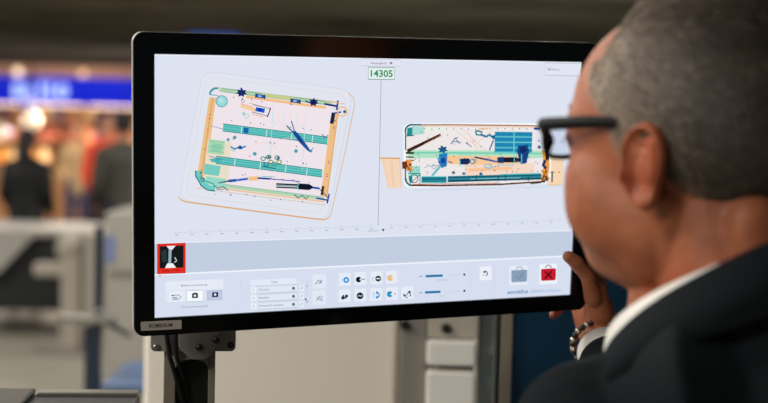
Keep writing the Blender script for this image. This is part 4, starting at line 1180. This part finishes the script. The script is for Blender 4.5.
# ---- ears: shaped shells joined into the same skin
def ear_mesh(side):
    A = Vector((-math.cos(math.radians(6)), side * math.sin(math.radians(6)), .10)).normalized()
    N_ = Vector((math.sin(math.radians(6)), side * math.cos(math.radians(6)), .0)).normalized()
    Bv = Vector((-.14, 0, 1)).normalized(); Bv = (Bv - A * Bv.dot(A)).normalized()
    O = Vector((.003, side * .0755, -.003))
    nr, na = 26, 64
    g = lambda x, m, s: math.exp(-((x - m) / s) ** 2)
    front = []; back = []
    for i in range(nr + 1):
        r = i / nr
        for j in range(na):
            t = 2 * PI * j / na; ct, st = math.cos(t), math.sin(t)
            x = .0200 * ct * (1 + .20 * st) * r; y = (.034 * st if st > 0 else .033 * st * (1 - .0 * ct)) * r
            a = .0165 + x + (.003 * st * r); bb = y
            hel = .0050 * g(r, .88, .10) * (1 if st > -.55 else max(0, 1 - (-.55 - st) * 3)) * (1 if ct > -.9 else .8)
            scap = -.0035 * g(r, .72, .08) * (1 if ct > -.2 and st > -.6 else 0)
            anti = .0032 * g(r, .55, .10) * max(0, min(1, (ct + .35) * 2)) * (1 if st > -.75 else .5)
            xn, yn = r * ct, r * st
            con = -.0095 * math.exp(-(((xn + .22) / .33) ** 2 + ((yn + .10) / .30) ** 2))
            fos = -.0050 * math.exp(-(((xn - .02) / .24) ** 2 + ((yn - .50) / .17) ** 2))
            tra = .0062 * math.exp(-(((xn + .82) / .18) ** 2 + ((yn + .14) / .18) ** 2))
            lobe = .0035 * math.exp(-((xn / .6) ** 2 + ((yn + .78) / .22) ** 2))
            h = .0058 + hel + scap + anti + con + fos + tra + lobe
            h -= .004 * max(0, (r - .94) / .06)
            front.append(O + A * a + Bv * bb + N_ * h)
            hb = -.0035 + .0065 * r - (.006 * (1 - r)) + min(0., con + fos) * .9
            if r > .94: hb = hb + (h - .002 - hb) * ((r - .94) / .06) * .8
            back.append(O + A * a * (1 - .03 * r) + Bv * bb * .985 + N_ * min(hb, h - .0022))
    vs = front + back; n1 = (nr + 1) * na; fs = []
    for i in range(nr):
        for j in range(na):
            k = (j + 1) % na
            fs.append((i * na + j, i * na + k, (i + 1) * na + k, (i + 1) * na + j)); fs.append((n1 + i * na + j, n1 + (i + 1) * na + j, n1 + (i + 1) * na + k, n1 + i * na + k))
    for j in range(na):
        k = (j + 1) % na; fs.append((nr * na + j, nr * na + k, n1 + nr * na + k, n1 + nr * na + j))
    m = MB(); m.add(vs, fs)
    # root that carries the shell on the skull
    m.sphere(O + A * .012 - N_ * .006, (.015, .010, .024))
    return m


EARS = {}
bm = bmesh.new(); bm.from_mesh(bme)
for sd in (1, -1):
    m = ear_mesh(sd); off = len(bm.verts)
    vv = [bm.verts.new(HW @ Vector(v)) for v in m.v]
    tmp = []
    for f_ in m.f:
        try: tmp.append(bm.faces.new([vv[i] for i in f_]))
        except ValueError: pass
    bmesh.ops.recalc_face_normals(bm, faces=tmp)
# thumb nail ridge is part of the skin
bm.to_mesh(bme); bm.free()

# skin tint that belongs to the skin itself: lips, ears, shaved chin
co = np.empty(len(bme.vertices) * 3, dtype=np.float32); bme.vertices.foreach_get('co', co); co = co.reshape(-1, 3).astype(float)
hl = (co - HOn) @ HW3 / HS ** 2
tint = np.ones((len(co), 4), dtype=np.float32); tint[:, :3] = (1, 1, 1)


def blend(w, c):
    global tint
    w = np.clip(w, 0, 1)[:, None]; tint[:, :3] = tint[:, :3] * (1 - w) + np.array(c) * w


inh = np.linalg.norm(hl, axis=1) < .2
q = np.abs(hl[:, 1])
blend(inh * np.exp(-(((hl[:, 0] - .106) / .010) ** 2 + (q / .020) ** 2 + ((hl[:, 2] + .049) / .008) ** 2)) * .9, (.86, .55, .52))
blend(inh * (q > .073) * (hl[:, 0] < .01) * (hl[:, 0] > -.045) * (np.abs(hl[:, 2]) < .042) * .6, (1.05, .80, .74))
blend(inh * np.exp(-(((hl[:, 0] - .06) / .045) ** 2 + ((hl[:, 2] + .075) / .030) ** 2)) * .35, (.80, .82, .84))
blend(inh * np.exp(-((hl[:, 2] + .105) / .03) ** 2) * (hl[:, 0] < .02) * .6, (1.0, .74, .66))
at_ = bme.color_attributes.new('tint', 'FLOAT_COLOR', 'POINT'); at_.data.foreach_set('color', tint.ravel())
skin = bpy.data.materials.new('skin'); skin.use_nodes = True; nt = skin.node_tree; bs = nt.nodes['Principled BSDF']
bs.inputs['Roughness'].default_value = .5; bs.inputs['Subsurface Weight'].default_value = .12
bs.inputs['Subsurface Radius'].default_value = (.010, .0035, .0018); bs.inputs['Subsurface Scale'].default_value = .5; bs.inputs['Specular IOR Level'].default_value = .4
tcn = nt.nodes.new('ShaderNodeTexCoord'); nz = nt.nodes.new('ShaderNodeTexNoise'); nz.inputs['Scale'].default_value = 42; nz.inputs['Detail'].default_value = 5
nt.links.new(tcn.outputs['Object'], nz.inputs['Vector'])
rp = nt.nodes.new('ShaderNodeValToRGB'); rp.color_ramp.elements[0].position = .3; rp.color_ramp.elements[1].position = .7
rp.color_ramp.elements[0].color = (*s2l((150, 84, 54)), 1); rp.color_ramp.elements[1].color = (*s2l((176, 106, 72)), 1)
nt.links.new(nz.outputs['Fac'], rp.inputs['Fac'])
an = nt.nodes.new('ShaderNodeAttribute'); an.attribute_name = 'tint'
mx = nt.nodes.new('ShaderNodeMix'); mx.data_type = 'RGBA'; mx.blend_type = 'MULTIPLY'; mx.inputs['Factor'].default_value = 1
nt.links.new(rp.outputs['Color'], mx.inputs['A']); nt.links.new(an.outputs['Color'], mx.inputs['B']); nt.links.new(mx.outputs['Result'], bs.inputs['Base Color'])
n2 = nt.nodes.new('ShaderNodeTexNoise'); n2.inputs['Scale'].default_value = 260; n2.inputs['Detail'].default_value = 4; nt.links.new(tcn.outputs['Object'], n2.inputs['Vector'])
bp_ = nt.nodes.new('ShaderNodeBump'); bp_.inputs['Strength'].default_value = .35; bp_.inputs['Distance'].default_value = .0015
nt.links.new(n2.outputs['Fac'], bp_.inputs['Height']); nt.links.new(bp_.outputs['Normal'], bs.inputs['Normal'])

man = empty('person', (TC.x, TC.y, 0), 0, 'man in dark suit and glasses gripping the monitor, seen from behind, close up', 'person')


def to_man(me_or_mb):      # meshes are written in hall coordinates; shift them to the man's base
    me_or_mb.transform(Matrix.Translation((-TC.x, -TC.y, 0)))
    return me_or_mb


link('body', to_man(bme), skin, man, True)
# eyes and nails
for s_ in (1, -1):
    m = MB(); m.sphere(hw(.0785, s_ * .0315, .019), .0118)
    me = m.mesh('eye'); link('eye', to_man(me), mat('eye_white', (226, 222, 216), rough=.15), man, True)
    d_ = (Fh * 1).normalized(); c_ = hw(.0785, s_ * .0315, .019)
    ir = MB().cyl(c_ + d_ * .0104, c_ + d_ * .0121, .0056, 20, .004); ir = link('iris', to_man(ir.mesh('iris')), mat('iris', (70, 88, 96), rough=.1), man.children[-1])
    ir.parent = [o for o in man.children if o.name.startswith('eye')][-1]
# finger nails
nail = MB()
nail.sphere(mv(.2715, -.0225, -.1035), (.0045, .0045, .0045), 12, 8)

# ---- hair
Xl = np.array([-.10, -.075, -.060, -.045, -.035, -.012, 0., .02, .045, .07, .09, .105, .12, .14, .16])
Fl = np.array([-.09, -.078, -.060, -.040, -.034, -.026, .012, .022, .036, .052, .050, .042, .034, .026, .02])


def hairm(p):              # > 0 where hair grows; forward limit depends on height
    lim = np.interp(p[..., 2], Xl, Fl)
    # temples recede
    return lim - p[..., 0] - .012 * np.clip((np.abs(p[..., 1]) - .03) / .03, 0, 1) * (p[..., 2] > .085)


HPf = HP.reshape(-1, 3)
# tangents and normals
dth = np.gradient(HP, axis=0); dph = (np.roll(HP, -1, 1) - np.roll(HP, 1, 1)) / 2
NN = np.cross(dth, dph); ar = np.linalg.norm(NN, axis=-1, keepdims=True); NN = NN / (ar + 1e-12)
flip = np.sign((NN * (HP - C0)).sum(-1, keepdims=True)); NN = NN * flip
hmask = hairm(HP)
# cap under the strands
capm = MB(); idx = -np.ones(NT * NP, int); keep = (hmask > .004).reshape(-1)
thick = np.clip(hmask / .03, 0, 1) * np.interp(HP[..., 2], [-.06, .03, .09, .13], [.0012, .003, .009, .012])
pert = np.array([[noise.noise(Vector(HP[i, k] * 34)) for k in range(NP)] for i in range(NT)])
CP = HP + NN * (thick * (1 + .15 * pert))[..., None] + NN * .0006
vsx = []
for n_, kk in enumerate(keep):
    if kk: idx[n_] = len(vsx); vsx.append(tuple(h2w(CP.reshape(-1, 3)[n_])))
fs = [tuple(idx[i] for i in f_) for f_ in grid_faces(NT, NP) if all(idx[i] >= 0 for i in f_)]
capm.add(vsx, fs)
hcap = mat('hair_cap', (98, 76, 58), rough=.85, noise_amt=.2, noise_scale=900)
hair = link('hair', to_man(capm.mesh('hair')), hcap, man, True)
# strands
w_ = (ar[..., 0] * (hmask > -.003)).reshape(-1); w_ = w_ / w_.sum()
NS = 46000
pick = rng.choice(len(w_), NS, p=w_)
P0 = CP.reshape(-1, 3)[pick]; Nn = NN.reshape(-1, 3)[pick]; hm = hmask.reshape(-1)[pick]
jit = rng.normal(size=(NS, 3)) * .0009; P0 = P0 + jit - Nn * (jit * Nn).sum(-1, keepdims=True) - Nn * .0008
zt = P0[:, 2]
top = np.clip((zt - .085) / .03, 0, 1)
ln = (.008 + .005 * rng.random(NS)) * (1 - top) + top * (.026 + .016 * rng.random(NS))
ln *= np.clip((hm + .006) / .02, .35, 1)
comb = np.stack([-.75 - .1 * top, .25 * np.sign(P0[:, 1]) * (1 - top) + top * .35, -.65 * (1 - top) + .10 * top], -1) + rng.normal(size=(NS, 3)) * .14
comb -= Nn * (comb * Nn).sum(-1, keepdims=True); comb /= np.linalg.norm(comb, axis=1, keepdims=True)
dirn = comb + Nn * (.30 + .45 * top * rng.random(NS))[:, None]; dirn /= np.linalg.norm(dirn, axis=1, keepdims=True)
side = np.cross(dirn, Nn); side /= np.linalg.norm(side, axis=1, keepdims=True) + 1e-9
wd = .00022 + .0001 * rng.random(NS)
M1 = P0 + dirn * (ln * .55)[:, None]; M2 = P0 + dirn * ln[:, None] - Nn * (ln * .22)[:, None]
V6 = np.stack([P0 - side * wd[:, None], P0 + side * wd[:, None], M1 - side * wd[:, None], M1 + side * wd[:, None], M2], 1)
V6 = h2w(V6.reshape(-1, 3)) - np.array([TC.x, TC.y, 0])
base = np.arange(NS)[:, None] * 5
loops = np.concatenate([base + np.array([[0, 1, 3, 2]]), base + np.array([[2, 3, 4]])], 1)
fs = []
for r in loops.tolist(): fs.append(r[:4]); fs.append(r[4:])
sme = bpy.data.meshes.new('hair_strands'); sme.from_pydata(V6.tolist(), [], fs)
lum = np.clip(.20 + .09 * rng.normal(size=NS) + .22 * np.clip(P0[:, 0] / .06, -1, 1), .04, .55)  # front strands painted lighter and back ones darker, as the light falls
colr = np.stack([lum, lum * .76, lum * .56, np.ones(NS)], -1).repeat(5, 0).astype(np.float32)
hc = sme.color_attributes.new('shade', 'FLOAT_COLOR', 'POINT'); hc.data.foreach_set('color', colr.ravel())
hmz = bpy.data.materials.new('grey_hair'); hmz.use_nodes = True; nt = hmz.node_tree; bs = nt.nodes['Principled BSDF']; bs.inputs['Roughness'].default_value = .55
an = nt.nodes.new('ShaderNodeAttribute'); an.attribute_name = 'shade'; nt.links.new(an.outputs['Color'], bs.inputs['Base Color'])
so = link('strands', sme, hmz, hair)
# eyebrows
for s_ in (1, -1):
    m = MB()
    for k in range(380):
        t = rng.random(); x = .094 - .022 * t ** 1.6; y = s_ * (.014 + .036 * t); z = .040 + .006 * math.sin(t * 2.6) + rng.normal() * .0018
        a_ = Vector((x + .004, y, z)); b_ = a_ + Vector((-.001, s_ * .006, .0035)) 
        m.cyl(HW @ a_, HW @ b_, .00045, 4, .00015)
    link('eyebrow', to_man(m.mesh('eyebrow')), mat('brow_hair', (86, 74, 62), rough=.7), man)

# ---- clothes
suit = bpy.data.materials.new('suit_cloth'); suit.use_nodes = True; nt = suit.node_tree; bs = nt.nodes['Principled BSDF']
bs.inputs['Base Color'].default_value = (*s2l((8, 15, 19)), 1); bs.inputs['Roughness'].default_value = .88; bs.inputs['Specular IOR Level'].default_value = .2; bs.inputs['Sheen Weight'].default_value = .0
tcn = nt.nodes.new('ShaderNodeTexCoord'); n2 = nt.nodes.new('ShaderNodeTexNoise'); n2.inputs['Scale'].default_value = 700; nt.links.new(tcn.outputs['Object'], n2.inputs['Vector'])
bp_ = nt.nodes.new('ShaderNodeBump'); bp_.inputs['Strength'].default_value = .3; bp_.inputs['Distance'].default_value = .001
nt.links.new(n2.outputs['Fac'], bp_.inputs['Height']); nt.links.new(bp_.outputs['Normal'], bs.inputs['Normal'])
j = MB()
j.tube([tw(0, 0, .80), tw(0, 0, .95), tw(.01, 0, 1.10), tw(.01, 0, 1.26), tw(0, 0, shz - .10), tw(0, 0, shz - .07)], [.195, .19, .178, .190, .155, .09], n=40, flat=(Ft, .66))
j.tube([NB - F * .038 - Z * .06, NB - F * .038 - Z * .015], [.09, .074], n=28)
for s_, S_ in ((1, SL_), (-1, SR_)):
    nb = NB - F * .012
    j.tube([nb - Z * .035 + Lt * s_ * .02, nb - Z * .025 + Lt * s_ * .07, S_.lerp(nb, .35) - Z * .002, S_ + Z * .004 + Lt * s_ * .004], [.072, .062, .057, .060], n=28)
j.tube([SL_, SL_.lerp(EL_, .5), EL_], [.068, .063, .058], n=28)
cuffL = EL_.lerp(WR, .73)
j.tube([EL_, EL_.lerp(WR, .4), cuffL], [.058, .052, .043], n=28)
cuffR = ER_.lerp(WRr, .86)
j.tube([SR_, SR_.lerp(ER_, .5), ER_, cuffR], [.068, .064, .058, .044], n=28)
link('jacket', to_man(remeshed(j, .0045, 8)), suit, man, True)


def ring_band(rx, ry, cz_back, cz_front, h_, thick, a0, a1, flare, n=60, off=0.):
    """collar band round the neck: angle 0 = front, 180 = nape"""
    m = MB(); vs = []
    N2 = HO - F * .040
    for i in range(n + 1):
        a = math.radians(a0 + (a1 - a0) * i / n)
        ca, sa = math.cos(a), math.sin(a)
        zt_ = cz_front + (cz_back - cz_front) * ((1 - ca) / 2) ** .7
        cc = N2 + Z * (NB.z - N2.z) + F * (.032 * (1 + ca) / 2 + off)
        for (hh, rr) in ((0, 0), (-h_ * .5, flare * .4), (-h_, flare)):
            for tk in (0, thick):
                p = cc + F * ca * (rx + rr + tk) + L * sa * (ry + rr + tk); vs.append(Vector((p.x, p.y, zt_ + hh)))
    fs = []
    for i in range(n):
        b0, b1 = i * 6, (i + 1) * 6
        order = [0, 2, 4, 5, 3, 1]
        for q_ in range(6):
            u_, v_ = order[q_], order[(q_ + 1) % 6]
            fs.append((b0 + u_, b0 + v_, b1 + v_, b1 + u_))
    fs += [(0, 2, 4, 5, 3, 1)]; e_ = n * 6; fs += [tuple(e_ + k for k in (1, 3, 5, 4, 2, 0))]
    m.add(vs, fs)
    me = m.mesh('c'); bm = bmesh.new(); bm.from_mesh(me); bmesh.ops.recalc_face_normals(bm, faces=bm.faces); bm.to_mesh(me); bm.free()
    return me


shirt_m = mat('shirt_white', (226, 222, 214), rough=.8, bump=.1, bump_scale=500)
CZB, CZF = HO.z - .052, HO.z - .168
link('shirt_collar', to_man(ring_band(.070, .068, CZB, CZF, .045, .004, 8, 352, .006)), shirt_m, man, True)
link('jacket_collar', to_man(ring_band(.071, .072, CZB + .006, CZF - .032, .050, .006, 28, 332, .022)), suit, man, True)
# shirt front and lapels
m = MB(); m.tube([tw(.085, 0, shz - .02), tw(.115, 0, shz - .12), tw(.122, 0, 1.2)], [.05, .06, .03], n=20, flat=(Ft, .35))
link('shirt_front', to_man(m.mesh('s')), shirt_m, man, True)
for s_ in (1, -1):
    m = MB()
    pts = [tw(.075, s_ * .065, shz + .005), tw(.115, s_ * .075, shz - .08), tw(.134, s_ * .045, 1.22), tw(.138, s_ * .012, 1.10)]
    m.tube(pts, [.012, .03, .026, .008], n=14, flat=(Ft, .25)); link('lapel', to_man(m.mesh('l')), suit, man, True)
# cuffs: shirt cuff shows past the sleeve
fv = (WR - EL_).normalized()


def sleeve_ring(c0, c1, r0, r1, th_):
    m = MB(); t = (c1 - c0).normalized(); a = t.orthogonal().normalized(); b_ = t.cross(a); vs = []; n = 36
    for (c_, r_) in ((c0, r0), (c1, r1), (c1, r1 - th_), (c0, r0 - th_)):
        for k in range(n): vs.append(c_ + (a * math.cos(2 * PI * k / n) + b_ * math.sin(2 * PI * k / n)) * r_)
    fs = [(q_ * n + k, q_ * n + (k + 1) % n, ((q_ + 1) % 4) * n + (k + 1) % n, ((q_ + 1) % 4) * n + k) for q_ in range(4) for k in range(n)]
    return m.add(vs, fs)


m = sleeve_ring(EL_.lerp(WR, .66), WR - fv * .034, .036, .0355, .0025)
link('shirt_cuff', to_man(m.mesh('sc')), shirt_m, man, True)
m = sleeve_ring(ER_.lerp(WRr, .80), ER_.lerp(WRr, .93), .037, .037, .0025)
link('shirt_cuff', to_man(m.mesh('sc')), shirt_m, man, True)
tr_ = MB()
for a_, b_, c_ in ((HPL, KNL, ANL), (HPR, KNR, ANR)):
    tr_.tube([a_ + Z * .05, a_, a_.lerp(b_, .5), b_, b_.lerp(c_, .5), c_ - Z * .03], [.105, .105, .092, .078, .068, .060], n=24)
link('trousers', to_man(remeshed(tr_, .007, 4)), suit, man, True)
for c_ in (ANL, ANR):
    s_ = MB(); s_.tube([c_ - Z * .046 - Ft * .045, c_ - Z * .046 + Ft * .05, c_ - Z * .055 + Ft * .17], [.043, .043, .034], n=20, flat=(Z, .85))
    s_.tube([c_ - Z * .01, c_ - Z * .045], [.046, .046], n=18)
    me = remeshed(s_, .005, 3)
    for v in me.vertices: v.co.z = max(v.co.z, .002)
    link('shoe', to_man(me), mat('shoe_leather', (14, 13, 13), rough=.25), man, True)

# ---- glasses (worn, an object of their own)
gm = mat('glasses_black', (6, 6, 7), rough=.55, spec=.2)
gl = empty('eyeglasses', HO, 0, 'black thick-framed glasses worn by the man in the suit', 'glasses')
gl.matrix_world = HW
GX, GZ = .107, .027
for s_ in (1, -1):
    cx_, w_g, h_g = s_ * .0345, .0280, .0138
    bow = lambda y, x: x - .10 * y * y * 10 * .6
    outl = []
    for k in range(40):
        a = 2 * PI * k / 40; c_, q_ = math.cos(a), math.sin(a)
        yy = cx_ + w_g * math.copysign(abs(c_) ** .62, c_); zz_ = GZ - .002 + h_g * math.copysign(abs(q_) ** .62, q_)
        outl.append(Vector((GX - 2.4 * yy * yy, yy, zz_)))
    m = MB(); m.tube(outl, [.0036 if math.sin(2 * PI * k / 40) > .3 else .0022 for k in range(40)], n=10, closed=True)
    m.build('lens_rim', gm, gl, True)
    le = MB(); cc_ = Vector((GX - 2.4 * cx_ * cx_, cx_, GZ - .002))
    vs = [cc_] + outl + [cc_ + Vector((.0015, 0, 0))] + [p + Vector((.0015, 0, 0)) for p in outl]
    fs = [(0, 1 + (k + 1) % 40, 1 + k) for k in range(40)] + [(41, 42 + k, 42 + (k + 1) % 40) for k in range(40)] + [(1 + k, 1 + (k + 1) % 40, 42 + (k + 1) % 40, 42 + k) for k in range(40)]
    le.add(vs, fs)
    gmat = mat('lens_glass', (235, 240, 248), rough=.02); gmat.node_tree.nodes['Principled BSDF'].inputs['Transmission Weight'].default_value = 1.0
    gmat.node_tree.nodes['Principled BSDF'].inputs['IOR'].default_value = 1.03
    le.build('lens', gmat, gl, True)
    m = MB(); m.tube([(GX - .0095, s_ * .0630, GZ + .010), (GX - .016, s_ * .0725, GZ + .010), (.085, s_ * .0765, GZ + .010), (.04, s_ * .0785, GZ + .009), (.014, s_ * .0780, GZ + .007), (-.001, s_ * .0715, GZ + .004), (-.024, s_ * .0660, GZ - .016)], [.0052, .0056, .0054, .0050, .0042, .0032, .0024], n=12, flat=((0, 1, 0), .5))
    m.build('temple_arm', gm, gl, True)
m = MB(); m.tube([(GX - .0006, -.008, GZ + .006), (GX + .0025, 0, GZ + .0085), (GX - .0006, .008, GZ + .006)], .0026, n=10); m.build('nose_bridge', gm, gl, True)

# ---- bracelet on the left wrist
ax = (WR - EL_).normalized(); bc = WR - ax * .002
br = empty('bracelet', bc, 0, 'silver and black beaded chain bracelet on the wrist gripping the monitor', 'bracelet')
a_ = ax.orthogonal().normalized(); b_ = ax.cross(a_)
tl = Matrix.Rotation(math.radians(14), 3, Vector(MX))
bsil = mat('bracelet_silver', (190, 184, 172), rough=.25, metal=1.); bblk = mat('bracelet_black', (20, 20, 20), rough=.4)
m1 = MB(); m2 = MB(); NBD = 30
for k in range(NBD):
    an_ = 2 * PI * k / NBD; p = tl @ ((a_ * math.cos(an_) + b_ * math.sin(an_)) * .0360)
    p += ax * .004 * math.sin(an_ * 1.)
    (m1 if k % 2 else m2).sphere(p, .0046 if k % 2 else .0042, 12, 8)
    if k % 2: m1.sphere(p + ax * .0038, .0024, 8, 6); m1.sphere(p - ax * .0038, .0024, 8, 6)
m1.build('silver_beads', bsil, br, True); m2.build('black_beads', bblk, br, True)
